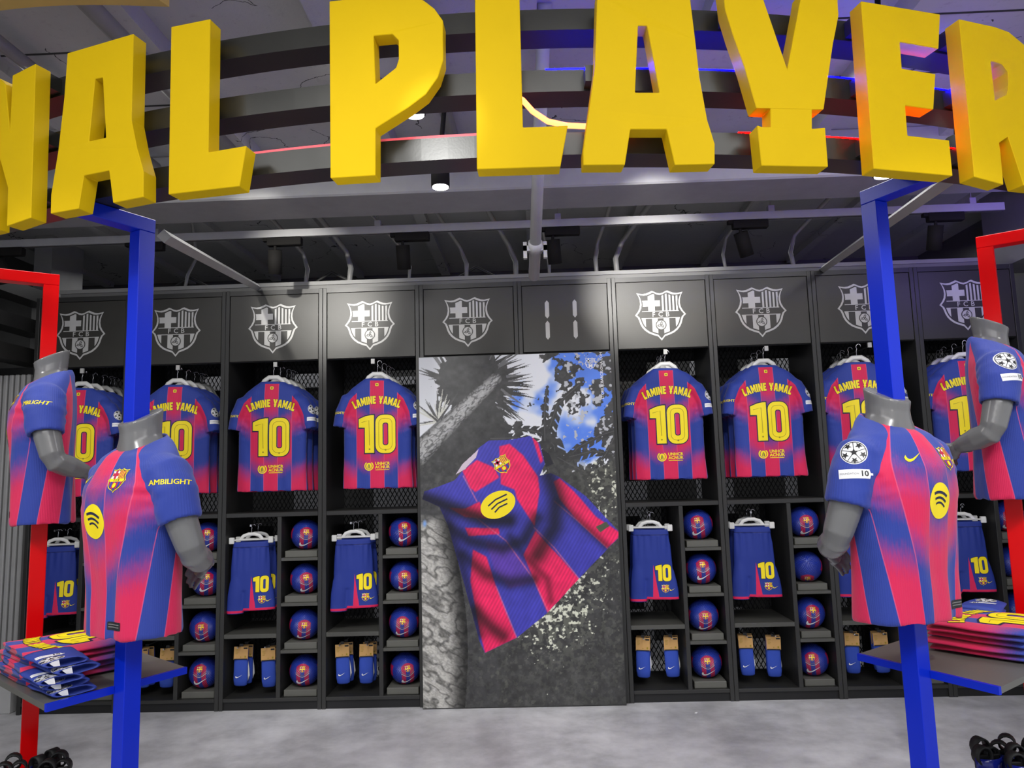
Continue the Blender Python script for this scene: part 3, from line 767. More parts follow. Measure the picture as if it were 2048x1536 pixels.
for i, (x, r) in enumerate(((-2.25, .03), (-1.72, .045), (-2.65, .02), (-.45, .035))):
    bm = bmesh.new(); tube(bm, [(x, -.5, 3.42), (x+.05, 4.15, 3.41)], r, 10)
    tag(link('ceiling_pipe', bm, M['pipe_grey'], None, True), ('painted ceiling pipe above the letters N and A', 'thick painted ceiling pipe left of the letter L', 'thin painted ceiling pipe nearest the left edge', 'painted ceiling pipe above the letter P')[i], 'pipe', 'painted ceiling pipes')
for i in range(3):
    x = -3.0+1.1*i
    bm = bmesh.new(); tube(bm, [(x, 5.42, 2.995), (x+.25, 5.46, 3.02), (x+.4, 5.44, 3.10), (x+.55, 5.46, 3.02), (x+.75, 5.43, 2.995)], .012, 8)
    tag(link('cable', bm, M['cord_dark'], None, True), 'dark cable loop on the cable tray over the %s' % WHERE[(1, 2, 3)[i]], 'cable', 'cable loops on the tray')
# edge of another sign, top left
bm = bmesh.new(); rg = []
for i in range(25):
    k = i/24; a = Vector((-2.20+.90*k, 2.42-.05*sin(pi*k), 3.238+.022*k))
    rg.append([a, a+Vector((0, 0, .10)), a+Vector((.02, .05, .10)), a+Vector((.02, .05, 0))])
loft(bm, rg); bmesh.ops.recalc_face_normals(bm, faces=bm.faces)
tag(link('hanging_hoop', bm, M['beige_sign']), 'beige curved hoop edge at the top left corner', 'hoop')

# ------------------------------------------------------------------ poster
def poster_print(nx=400, ny=720):
    s, t_ = np.meshgrid(np.linspace(0, 1, nx), np.linspace(0, 1, ny))
    X = (841+7*t_)*(1-s) + (1224+32*t_)*s; Y = (716-10*s)*(1-t_) + (1418-8*s)*t_     # drawing frame, about 400 x 700 units
    rng = np.random.RandomState(3)
    def vnoise(x, y, sc, oct=4, seed=0):
        out = np.zeros_like(x); amp = 1; tot = 0
        r = np.random.RandomState(seed); 
        for o in range(oct):
            g = r.rand(64, 64); u, v = x/sc*2**o, y/sc*2**o
            i, j = np.floor(u).astype(int), np.floor(v).astype(int); fu, fv = u-i, v-j
            fu = fu*fu*(3-2*fu); fv = fv*fv*(3-2*fv); i %= 64; j %= 64; i1, j1 = (i+1) % 64, (j+1) % 64
            out += amp*(g[j, i]*(1-fu)*(1-fv)+g[j, i1]*fu*(1-fv)+g[j1, i]*(1-fu)*fv+g[j1, i1]*fu*fv); tot += amp; amp *= .55
        return out/tot
    def sm(a, b, x): k = np.clip((x-a)/(b-a), 0, 1); return k*k*(3-2*k)
    def inside(poly):
        r = np.zeros(X.shape, bool); n = len(poly)
        for i in range(n):
            (x1, y1), (x2, y2) = poly[i-1], poly[i]
            if y1 == y2: continue
            c = ((y1 > Y) != (y2 > Y)) & (X < (x2-x1)*(Y-y1)/(y2-y1)+x1); r ^= c
        return r
    def seg(x1, y1, x2, y2):
        dx, dy = x2-x1, y2-y1; k = np.clip(((X-x1)*dx+(Y-y1)*dy)/(dx*dx+dy*dy), 0, 1)
        return np.hypot(X-x1-k*dx, Y-y1-k*dy), k
    L = lambda *c: np.array(c, float)
    col = np.zeros(X.shape+(3,)); 
    def put(mask, c):
        m_ = np.clip(mask.astype(float), 0, 1)[..., None]; col[:] = col*(1-m_) + (c if isinstance(c, np.ndarray) and c.ndim == 3 else L(*c))*m_
    # sky and clouds
    k = vnoise(X, Y, 90, 4, 1)
    sky = L(84, 128, 226)[None, None]*np.ones(X.shape+(1,)); put(np.ones(X.shape), sky)
    put(sm(.47, .62, k + .26*sm(1150, 1020, X) + .10*sm(880, 930, Y)), (218, 220, 226))
    put(sm(900, 860, X)*sm(900, 700, Y), (186, 188, 196))
    fine = vnoise(X, Y, 16, 3, 5); fol = vnoise(X, Y, 26, 4, 9); vf = vnoise(X, Y, 7, 2, 11)
    DK = (54, 54, 54)
    # tree-top leaves upper right
    d = np.hypot((X-1150)/52, (Y-770)/78); put((.8*fol + .6*vnoise(X, Y, 9, 2, 12) > .66+.44*sm(.2, 1.15, d)), DK)
    put((fol+.45*fine > .98 - .46*sm(1175, 1228, X))*(Y < 1010), (62, 62, 62))
    d = np.hypot((X-1110)/70, (Y-712)/16); put(fol+.3*fine > .55+.3*d, DK)
    put((vf > .66)*(X > 1130)*(Y < 1000)*(fol > .45), (178, 180, 186))
    # spiky palm crown upper left
    cx, cy = 945, 775
    for i in range(150):
        a = rng.uniform(-3.0, 1.35) if i < 105 else rng.uniform(-.45, 1.35); ln = rng.uniform(70, 135)
        x2, y2 = cx+ln*cos(a), cy+ln*sin(a); d, kk = seg(cx+rng.uniform(-25, 25), cy+rng.uniform(-20, 20), x2, y2)
        put(d < 6.5*(1-kk)+.3, (58, 58, 58) if i % 5 else (104, 104, 106))
    put(np.hypot((X-945)/75, (Y-770)/62)+.5*(fine-.5) < 1, (60, 60, 60))
    # dark shade under the palm, jagged edges
    put(inside([(841, 930), (880, 860), (960, 800), (1010, 830), (990, 880), (965, 930), (935, 985), (841, 1080)]) | ((fol > .5) & inside([(950, 830), (1030, 860), (1010, 930), (940, 960)])), (58, 58, 58))
    for i in range(46):
        x1, y1 = rng.uniform(940, 1010), rng.uniform(800, 900); a = rng.uniform(.5, 1.5); ln = rng.uniform(30, 60)
        d, kk = seg(x1, y1, x1+ln*cos(a)*1.1, y1+ln*sin(a)); put(d < 5*(1-kk)+.3, (56, 56, 56))
    # left spiky plant, pale streaks
    for i in range(40):
        x1, y1 = 880, 850; a = rng.uniform(-3.4, -.9); ln = rng.uniform(25, 70)
        d, kk = seg(x1, y1, x1+ln*cos(a), y1+ln*sin(a)); put(d < 2.2*(1-kk)+.4, (70, 70, 70) if i % 2 else (196, 196, 186))
    # leaning trunk
    d, kk = seg(820, 935, 995, 762); w = 26-12*kk
    rg_ = lambda a, b, sc, sd: 1-np.abs(2*vnoise(a, b, sc, 2, sd)-1)
    A_, B_ = X*.76+Y*-.65, X*.65+Y*.76
    bark = sm(.98, .70, rg_(A_*.55, B_*1.3, 6, 21))*.6 + .4*vnoise(X, Y, 3.5, 2, 22)
    tr_ = (74+112*bark)*(1-.45*sm(.3, 1, d/w))
    put(sm(w, w-3, d), np.stack([tr_, tr_, tr_*1.0], -1))
    # banana leaves, right: fronds with torn edges
    def frond(pts, w, teeth=.5):
        lens = [0]
        for a, b in zip(pts[:-1], pts[1:]): lens.append(lens[-1]+sqrt((a[0]-b[0])**2+(a[1]-b[1])**2))
        best = np.full(X.shape, 1e9); par = np.zeros(X.shape); sgn = np.zeros(X.shape)
        for i, (a, b) in enumerate(zip(pts[:-1], pts[1:])):
            d, kk = seg(a[0], a[1], b[0], b[1]); u = d < best
            best = np.where(u, d, best); par = np.where(u, lens[i]+kk*(lens[i+1]-lens[i]), par)
            sgn = np.where(u, np.sign((b[0]-a[0])*(Y-a[1])-(b[1]-a[1])*(X-a[0])), sgn)
        saw = ((par*teeth*.13 + .05*best) % 1.0); k = par/lens[-1]
        put(best < w*(1-.75*k)*(.30+.70*(saw > .22))*(.75+.25*sgn) + 1.2, (56, 56, 56)); put((best < .8)*.5, (96, 96, 96))
    frond([(1112, 1010), (1098, 930), (1101, 870), (1119, 815), (1162, 775)], 26); frond([(1120, 945), (1112, 900), (1085, 874), (1046, 866)], 24)
    frond([(1125, 945), (1160, 905), (1205, 880), (1250, 866)], 17); frond([(1140, 925), (1190, 912), (1250, 922)], 15); frond([(1094, 890), (1093, 830), (1098, 780)], 12)
    frond([(1085, 905), (1040, 884), (985, 886)], 15); frond([(1120, 925), (1180, 960), (1235, 1010)], 24); frond([(1180, 960), (1215, 920), (1235, 880)], 12)
    put((fol+.3*fine > .74-.34*sm(905, 990, Y))*(X > 1095)*(Y > 900)*(Y < 1060), (60, 60, 58))
    # lower forest: dark with glittering leaves
    low = sm(1000, 1060, Y + .9*(X-1240)*(X > 1160)+40*(fol-.5)); put(low, (57, 57, 57))
    put(sm(940, 990, Y)*(X < 1000), (60, 60, 61))
    glit = np.exp(-(((X-1110)/95)**2+((Y-1235)/75)**2)) + .8*np.exp(-(((X-1215)/40)**2+((Y-985)/75)**2)) + .45*np.exp(-(((X-1180)/60)**2+((Y-1130)/90)**2))
    cell = vnoise(X, Y, 6.5, 3, 31)
    put((vnoise(X, Y, 7, 3, 35) > .56)*(Y > 930)*.55*(.35+glit), (104, 106, 96))
    put(sm(.70, .78, cell + .36*np.clip(glit, 0, 1) - .165)*(Y > 930)*(X > 975), (206, 208, 190))
    put(sm(.74, .8, vnoise(X, Y, 9, 2, 37))*(Y > 1000)*(X > 960)*.35, (110, 112, 100))
    # big bark at the left foot
    bx = 925+12*np.sin(Y/90) - .05*(1418-Y)
    A_, B_ = X*.85+Y*.5, Y*.85-X*.5
    bn = .55*sm(.99, .72, rg_(A_*.55, B_*1.15, 15, 41)) + .25*sm(.99, .6, rg_(A_*.7, B_*1.4, 6, 42)) + .20*vnoise(X, Y, 3.2, 2, 43)
    bb = (80+118*bn)*(1-.75*sm(-38, 8, X-bx))
    put((Y > 1040+70*sm(900, 846, X)*0)*sm(1030, 1062, Y+12*(fol-.5))*(X < bx+8), np.stack([bb, bb*.99, bb*.96], -1))
    put(sm(.55, 1, 1-np.hypot((X-852)/14, (Y-1058)/24))*(X < 862), (120, 160, 226))
    col[:] = col + ((vnoise(X, Y, 11, 4, 61)-.5)*34*(col.mean(-1) < 75))[..., None]
    # the floating shirt
    Q = lambda pts: [(830+a/2.898, 900+b/2.898) for a, b in pts]
    rib = .94+.06*np.sin(((X-830)*.80+(Y-900)*.45)*1.05)
    fold = np.ones(X.shape)
    body = [(375, 18), (440, -30), (545, -32), (615, -42), (680, -56), (735, -10), (765, 110), (735, 180), (800, 165), (850, 190), (1000, 300), (1195, 510), (1190, 545), (1130, 605), (960, 780), (780, 970), (600, 1110), (415, 1195), (380, 1120), (290, 790), (200, 470), (150, 360), (50, 315), (62, 270), (150, 240), (240, 205), (285, 150)]
    B = inside(Q(body)); sh = np.zeros(X.shape+(3,)); sh[:] = L(66, 64, 178)
    def soft(m_, n=2):
        m_ = m_.astype(float)
        for _ in range(n):
            p = np.pad(m_, 1, mode='edge'); m_ = (p[:-2, 1:-1]+p[2:, 1:-1]+p[1:-1, :-2]+p[1:-1, 2:]+2*m_)/6
        return m_
    for pl in ([(285, 150), (370, 85), (470, 130), (500, 190), (360, 275), (330, 250)], [(500, 5), (560, -10), (640, 60), (725, 185), (735, 270), (705, 475), (600, 312), (590, 262), (510, 230)],
               [(205, 365), (300, 372), (385, 330), (430, 432), (300, 420)], [(300, 482), (495, 485), (502, 520), (320, 532)], [(345, 608), (425, 650), (480, 820), (560, 1020), (600, 1110), (415, 1195), (385, 1080), (330, 790)],
               [(640, 640), (710, 500), (800, 600), (850, 650), (965, 780), (780, 970), (690, 760)], [(815, 215), (850, 195), (950, 290), (1060, 420), (1195, 510), (1190, 545), (1125, 605), (950, 440), (850, 320)], [(690, -50), (715, -50), (755, 90), (740, 110)]):
        m_ = soft(inside(Q(pl)), 3)[..., None]; sh[:] = sh*(1-m_) + L(244, 36, 98)*m_
    k = soft(inside(Q([(420, 560), (560, 590), (660, 700), (700, 800), (560, 830), (470, 730)])), 9)[..., None]*.4; sh[:] = sh*(1-k)+L(140, 60, 170)*k
    for pts, wd_, dk in (([(40, 300), (200, 360), (420, 440), (560, 440)], 16, .75), ([(210, 480), (330, 560), (520, 600), (640, 560), (720, 430)], 14, .6), ([(790, 180), (830, 300), (820, 480), (720, 640)], 18, .65), ([(290, 640), (420, 750), (560, 800), (700, 780)], 13, .55), ([(360, 960), (450, 1050), (520, 1100)], 14, .6), ([(850, 330), (990, 470), (1120, 590)], 9, .4), ([(560, 530), (640, 640), (780, 780), (800, 900)], 8, .35), ([(180, 420), (280, 700), (380, 1090)], 12, .5)):
        q = Q(pts); dm = np.full(X.shape, 99.)
        for a, b in zip(q[:-1], q[1:]): dm = np.minimum(dm, seg(a[0], a[1], b[0], b[1])[0])
        fold *= 1-dk*np.exp(-(dm/wd_)**2)
    for pts in ([(360, 420), (540, 560), (700, 780), (785, 965)], [(700, 480), (820, 600), (965, 780)], [(480, 820), (600, 1110)], [(820, 330), (960, 450), (1130, 605)], [(290, 180), (370, 330)]):
        q = Q(pts); dm = np.full(X.shape, 99.)
        for a, b in zip(q[:-1], q[1:]): dm = np.minimum(dm, seg(a[0], a[1], b[0], b[1])[0])
        m_ = (np.exp(-(dm/1.3)**2)*.7)[..., None]; sh[:] = sh*(1-m_)+L(238, 120, 160)*m_
    put(B, sh*(fold*rib*(.92+.16*fine))[..., None])
    put(inside(Q([(245, 172), (285, 110), (380, 22), (365, 70), (300, 140)])), (206, 190, 204))
    put(inside(Q([(1060, 480), (1120, 450), (1140, 475), (1085, 512)])), (74, 80, 62))
    put(inside(Q([(745, 20), (790, 50), (815, 110), (770, 130)])), (34, 34, 42))
    # sun haze at the upper left of the picture
    hz = (.16*sm(1080, 850, X)*sm(1150, 720, Y))[..., None]; col[:] = col*(1-hz)+150*hz
    return np.clip(col*1.0+3, 0, 255)
def build_poster():
    x0, x1, z0, z1 = -.800, .552, .004, 2.372; y = D-.045
    P = thing('poster', 'tall poster of palms, sky and a floating striped jersey', 'poster', (0, y, 0))
    bxo('board', (x0, x1, .0015, .04, z0, z1), M['black_laminate'], P)
    nx, ny = 400, 720
    px = poster_print(nx, ny)/255; lin = np.where(px <= .04045, px/12.92, ((px+.055)/1.055)**2.4)
    gx, gz = np.meshgrid(np.linspace(x0+.004, x1-.004, nx), np.linspace(z1-.004, z0+.004, ny))
    co = np.stack([gx, np.zeros_like(gx), gz], -1).reshape(-1, 3)
    i, j = np.meshgrid(np.arange(nx-1), np.arange(ny-1)); b = (j*nx+i).ravel()
    quads = np.stack([b+nx, b+nx+1, b+1, b], -1)
    me = bpy.data.meshes.new('print'); me.vertices.add(len(co)); me.vertices.foreach_set('co', co.ravel().astype(np.float32))
    me.loops.add(quads.size); me.loops.foreach_set('vertex_index', quads.ravel().astype(np.int32))
    me.polygons.add(len(quads)); me.polygons.foreach_set('loop_start', np.arange(0, quads.size, 4, dtype=np.int32))
    me.update(); me.validate()
    a = me.color_attributes.new('print', 'FLOAT_COLOR', 'POINT')
    a.data.foreach_set('color', np.concatenate([lin.reshape(-1, 3), np.ones((nx*ny, 1))], 1).ravel().astype(np.float32))
    pr = link('print', me, M['poster'], P)
    fl = flat_on((0, 0, 0), (1, 0, 0), (0, 0, 1))
    U = lambda X, Y: (x0+(x1-x0)*(X-841-7*((Y-716)/702))/(383+25*((Y-716)/702)), z1-(z1-z0)*(Y-(716-10*(X-841)/383))/702)
    u, v = U(1183, 720); S = [s for s in xf(crest(False), .082, u, v) if s[2] == 'emblem_silver']
    S = [(o, h, 'white_print' if l not in (0,) else 'white_print', l) for o, h, m_, l in S if l > 0] + [(shield(), [shield(.9)], 'white_print', 0)][:0]
    S += xf([(shield(), [shield(.90)], 'white_print', 0)], .082, u, v)
    print_mesh('crest', S, fl, P, eps=.0008, lift=.0002)
    u, v = U(1206, 757); print_mesh('address_print', xf(text('STORE.FCBARCELONA.COM', .026, 'white_print', 0, .012), 1, u, v, pi/2), fl, P, eps=.0008)
    u, v = U(1000, 1020)
    S = [(disc(0, 0, .125, .088, n=36), [], 'yellow_print', 0)]
    for yy, hw in ((.032, .075), (.002, .065), (-.026, .052)): S.append((strip([(-hw+.01, yy-.012), (0, yy+.006), (hw+.01, yy+.006)], .010), [], 'navy_print', 1))
    print_mesh('logo_print', xf(S, 1, u, v, radians(24)), fl, P, eps=.0008)
    u, v = U(1000, 924); print_mesh('crest', xf(crest(True), .125, u, v, radians(28)), fl, P, eps=.0008, lift=.0002)
    return P
build_poster()

# ------------------------------------------------------------------ jerseys
RAG_B = [(.0, .50), (.36, .50), (.365, .247), (.45, .238), (.53, .226), (.62, .188), (.67, .142), (.72, .10), (.757, .085), (.80, .05)]
RAG_F = [(.0, .50), (.30, .50), (.305, .222), (.43, .212), (.50, .185), (.57, .135), (.61, .095), (.64, .075), (.67, .06)]
def jersey_mesh(levels, slv, srad, front, voxel, rag):
    bm = bmesh.new()
    R = [ering(*l, n=40) for l in levels]
    z0, a0, b0, y0 = levels[0]; zt, at, bt, yt = levels[-1][:4]; tl = levels[-1][4] if len(levels[-1]) > 4 else 0
    inner = [ering(z0+.06, a0-.018, b0-.016, y0, n=40), ering(z0, a0-.014, max(b0-.014, .02), y0, n=40)]
    top = [ering(zt, at-.012, bt-.010, yt, tl, n=40), ering(zt-.05, at-.014, bt-.012, yt, tl, n=40)]
    loft(bm, inner + R + top)
    for s in (1, -1):
        pts = [Vector((s*p[0], p[1], p[2])) for p in slv]
        rg = tube_rings(pts, srad, 20, 1.0)
        d = (pts[-1]-pts[-2]).normalized(); c = pts[-1]
        rg += [[c + (p-c)*.80 for p in rg[-1]], [c + (p-c)*.76 - d*.06 for p in rg[-1]]]
        loft(bm, rg)
    me = remesh(bm, voxel, 3)
    co = coords(me); x, y, z = co.T
    if front: u = np.arctan2(x, -(y-.01)*1.45)*.165
    else: u = x.copy()
    zr = [r[0] for r in rag]; xr = [r[1] for r in rag]
    set_attr(me, 'pu', u); set_attr(me, 'pv', z)
    set_attr(me, 'ps', np.abs(x) - np.interp(z, zr, xr))
    def crease(p):
        x, y, z = p
        n = noise.noise(Vector((x*9, y*6, z*3.0+7)))*.006 + noise.noise(Vector((x*22, y*12, z*6)))*.003
        n += .0035*sin(x*60+2.5*noise.noise(Vector((x*4, 3, z*4))))*max(0, 1-z/.45)
        arm = max(0, 1-abs(z-.46)/.16)*max(0, 1-abs(abs(x)-.2)/.09)
        return n + arm*noise.noise(Vector((x*30, y*10, z*40)))*.008
    wrinkle(me, crease)
    return me
LV_B = [(0, .246, .048, 0), (.17, .238, .052, 0), (.38, .236, .056, 0), (.48, .232, .056, 0), (.56, .228, .054, 0), (.63, .222, .05, 0), (.68, .206, .047, 0), (.715, .172, .042, 0), (.742, .135, .038, 0), (.760, .105, .034, 0), (.775, .086, .03, 0)]
me_back = jersey_mesh(LV_B, [(.15, 0, .635), (.205, 0, .615), (.240, 0, .54), (.259, 0, .432)], [.06, .062, .058, .052], False, .0075, RAG_B)
LV_F = [(0, .203, .120, .012), (.15, .201, .117, .008), (.30, .206, .120, .0), (.40, .214, .126, -.006), (.48, .214, .124, -.004), (.55, .196, .108, .01), (.595, .162, .094, .016, .1), (.624, .120, .086, .022, .28), (.640, .092, .076, .02, .45)]
me_front = jersey_mesh(LV_F, [(.12, .008, .530), (.175, .010, .515), (.214, .016, .455), (.240, .026, .368)], [.070, .080, .074, .067], True, .0075, RAG_F)
BV_B, BV_F = bvh_of(me_back), bvh_of(me_front)
XV, ZV = Vector((1, 0, 0)), Vector((0, 0, 1))
def side_cast(bv, ang, zc, R=.3):
    """Projection frame turned about z by ang (deg), centred at height zc."""
    a = radians(ang); xd = Vector((cos(a), sin(a), 0)); return xd
def jersey_prints(root, back, few=False):
    bv = BV_B if back else BV_F
    if back:
        c = cast(bv, (0, 0, 0), XV, ZV)
        w = 'LAMINE YAMAL'
        print_mesh('name_print', xf(arched(w, .056, .318, .36, .05) + arched(w, .056, .318, .36), 1, 0, .59), c, root, .012)
        print_mesh('number_print', xf(number10(.264), 1, -.002, .378), c, root, .014)
        print_mesh('relief_print', relief(.178, .0, .155), c, root, .012)
        print_mesh('collar_tag', [(rrect(0, .727, .022, .022, .004, 2), [], 'yellow_print', 0), (rrect(0, .727, .012, .012, .003, 2), [], 'yellow_line', 1)], c, root)
    else:
        c = cast(bv, (0, 0, 0), XV, ZV)
        print_mesh('sponsor_print', disc_logo(.057, 0, .375), c, root, .010)
        print_mesh('crest', xf(crest(True), .078, .092, .545), c, root, .010, lift=.0005)
        print_mesh('swoosh_print', swoosh('yellow_print', .066, -.083, .512), c, root, .010)
        S = [(rrect(.088, .045, .066, .026, .003, 2), [], 'black_print', 0), (strip([(.06, .05), (.116, .05)], .003), [], 'grey_print', 1), (strip([(.06, .042), (.116, .042)], .003), [], 'grey_print', 1)]
        print_mesh('hem_tag', S, c, root, .010)
    # sleeves: words on the left sleeve as worn, round badge and patch on the right one
    sl, sr = (-1, 1) if back else (1, -1)
    zz = .53 if back else .495; xx = .262 if back else .222
    def frame(sd, z, tilt):
        a = radians((38 if back else 52)*sd); xd = Vector((cos(a), sin(a), 0)); n = Vector((sin(a), -cos(a), 0)); 
        yd = (Vector((0, 0, 1)) + n*-tilt).normalized(); return cast(bv, (sd*xx, 0, z), xd, yd, .35)
    print_mesh('sleeve_words', [q for dx in (-.0006, 0, .0006) for q in text('AMBILIGHT', .025 if not back else .024, 'yellow_print', 0, 0, dx)], frame(sl, zz-.005, .15), root, .010)
    k = -.0 if back else 0
    print_mesh('round_badge', starball(.040 if not back else .036, k, .032), frame(sr, zz, .2), root, .010)
    print_mesh('patch', patch10(.098 if not back else .088, k, -.038), frame(sr, zz, .2), root, .010)

# hangers
def hanger_meshes():
    bm = bmesh.new()
    tube(bm, [(-.165, 0, .655), (-.125, 0, .69), (-.09, 0, .735), (-.062, 0, .785), (-.03, 0, .808), (.03, 0, .808), (.062, 0, .785), (.09, 0, .735), (.125, 0, .69), (.165, 0, .655)],
         [.012, .014, .016, .017, .017, .017, .017, .016, .014, .012], 10, .6)
    body = bpy.data.meshes.new('shoulders'); bm.to_mesh(body); bm.free()
    bm = bmesh.new()
    tube(bm, [(0, 0, .815), (0, 0, .855)] + [(.016-.016*cos(a), 0, .885+.020*sin(a)) for a in (-.8, -.3, .2, .8, 1.4, 2.0, 2.6, 3.1)], .0028, 8)
    hook = bpy.data.meshes.new('hook'); bm.to_mesh(hook); bm.free()
    return body, hook
HB, HH = hanger_meshes()
def make_hanger(label, loc, rz, group):
    h = thing('hanger', label, 'hanger', loc, rz, group)
    link('shoulders', HB, M['white_plastic'] if not len(HB.materials) else None, h, True); link('hook', HH, M['chrome'] if not len(HH.materials) else None, h, True)
    return h
proto = link('jersey', me_back, M['jersey_back'], None, True); jersey_prints(proto, True)
plain = link('jersey', me_back, None, None, True)
YAWS = {0: 5, 1: 7, 2: 5, 3: 6, 6: -7, 7: -3, 8: -12, 9: -14}
OFS = {0: .0, 1: .0, 2: -.005, 3: .045, 6: .02, 7: .005, 8: -.06, 9: -.03}
first = True
ORD = ['hanging in front', 'hanging second', 'hanging third']
for k in (2, 0, 1, 3, 6, 7, 8, 9):
    cx = (XB[k]+XB[k+1])/2-.008+OFS[k]; rz = radians(YAWS[k])
    for q in range(3):
        o = (proto if first else dup(proto)) if q == 0 else (dup(proto) if q == 1 else (plain if plain.get('label') is None else dup(plain)))
        first = False
        fr = '%s in the %s' % (('in front', 'second', 'third')[q], WHERE[k])
        lab = 'striped jersey numbered 10, ' + fr
        yy = D + .040 + .116*q; xx = cx + (.009*q if k < 5 else -.009*q); zz = 1.466 - .002*q + (.006 if k > 5 else 0)
        o.location = (xx, yy, zz); o.rotation_euler = (0, 0, rz*(1-.15*q))
        tag(o, lab, 'jersey', 'jerseys on hangers in the lockers')
        make_hanger('white hanger of the jersey ' + fr, (xx, yy, zz), rz*(1-.15*q), 'jersey hangers')
    for q in range(2):
        make_hanger('%s white hanger on the rail of the %s' % (('empty', 'rearmost empty')[q], WHERE[k]), (cx+.02, D+.37+.05*q, 1.466), rz, 'spare hangers')

# ------------------------------------------------------------------ shorts
def shorts_mesh():
    bm = bmesh.new()
    W = [ering(*l, n=36, p=2.4) for l in ((-.33, .140, .026, 0), (-.2, .136, .032, 0), (-.1, .130, .030, 0), (-.04, .124, .026, 0), (0, .121, .022, 0))]
    loft(bm, W + [ering(0, .113, .014, 0, n=36), ering(-.03, .112, .012, 0, n=36)])
    for cx, a in ((-.098, .056), (.050, .110)):
        e_ = 1 if cx < 0 else -1
        rg = [ering(z, a*k, bb, yy, n=30, xc=cx+dx) for z, k, bb, yy, dx in ((-.19, .72, .022, 0, e_*.018), (-.28, .92, .029, 0, e_*.006), (-.36, 1.0, .031, 0, 0), (-.488+(.02 if cx > 0 else 0), 1.05, .032, .004 if cx < 0 else -.005, -e_*.005))][::-1]
        loft(bm, rg)
    me = remesh(bm, .0065, 3)
    wrinkle(me, lambda p: (.004*sin(p[0]*150+2*noise.noise(Vector((p[0]*8, 0, 2))))*max(0, 1+p[2]/.22) + noise.noise(Vector((p[0]*14, p[1]*8, p[2]*5)))*.007*min(1, max(0, (p[2]+.47)/.05))) if p[2] < -.04 else 0.0)
    co = coords(me); set_attr(me, 'pu', co[:, 0]); set_attr(me, 'pv', co[:, 2] - np.where(co[:, 0] > -.045, .012, -.004)*(co[:, 2] < -.40))
    return me
me_sh = shorts_mesh(); BV_S = bvh_of(me_sh)
shp = link('shorts', me_sh, M['shorts'], None, True)
c = cast(BV_S, (0, 0, 0), XV, ZV)
print_mesh('number_print', xf(number10(.108, False), 1, .072, -.290), c, shp, .014)
print_mesh('crest', xf(crest(True), .056, .082, -.368), c, shp, .010, lift=.0005)
print_mesh('swoosh_print', swoosh('yellow_print', .034, .128, -.402), c, shp, .01)
bm = bmesh.new()
box(bm, -.15, .15, -.007, .007, .008, .018, bev=.003); box(bm, -.15, -.115, -.014, .014, -.012, .032, bev=.004); box(bm, .115, .15, -.014, .014, -.012, .032, bev=.004)
tube(bm, [(-.075, 0, .014), (-.055, 0, .04), (-.02, 0, .052), (.02, 0, .052), (.055, 0, .04), (.075, 0, .014)], .012, 8, .55)
CB = bpy.data.meshes.new('clip_bar'); bm.to_mesh(CB); bm.free(); CB.materials.append(M['white_plastic'])
bm = bmesh.new(); tube(bm, [(0, 0, .055), (0, 0, .085)] + [(.014-.014*cos(a), 0, .1035+.016*sin(a)) for a in (-.6, 0, .7, 1.4, 2.1, 2.8)], .0026, 8)
CH = bpy.data.meshes.new('clip_hook'); bm.to_mesh(CH); bm.free(); CH.materials.append(M['chrome'])
first = True
SHX = {0: -3.40, 1: -2.70, 2: -2.012, 3: -1.288, 6: .782, 7: 1.478, 8: 2.19, 9: 2.905}
for k in (2, 0, 1, 3, 6, 7, 8, 9):
    for q in range(2):
        o = shp if first else dup(shp); first = False
        xx = SHX[k]+.012*q*(1 if k < 5 else -.3); yy = D+.07+.09*q; rz = radians((9 if k < 5 else -10)+3*q)
        zz = 1.118 + (.012 if k > 5 else 0)
        wh = '%s, %s' % (('in front', 'behind')[q], WHERE[k])
        o.location = (xx, yy, zz); o.rotation_euler = (0, 0, rz)
        tag(o, 'blue shorts with yellow 10 hanging %s' % wh, 'shorts', 'shorts hanging in the lockers')
        h = thing('clip_hanger', 'clear clip hanger of the shorts %s' % wh, 'hanger', (xx, yy, zz), rz, 'shorts hangers')
        link('clip_bar', CB, None, h); link('hook', CH, None, h, True)

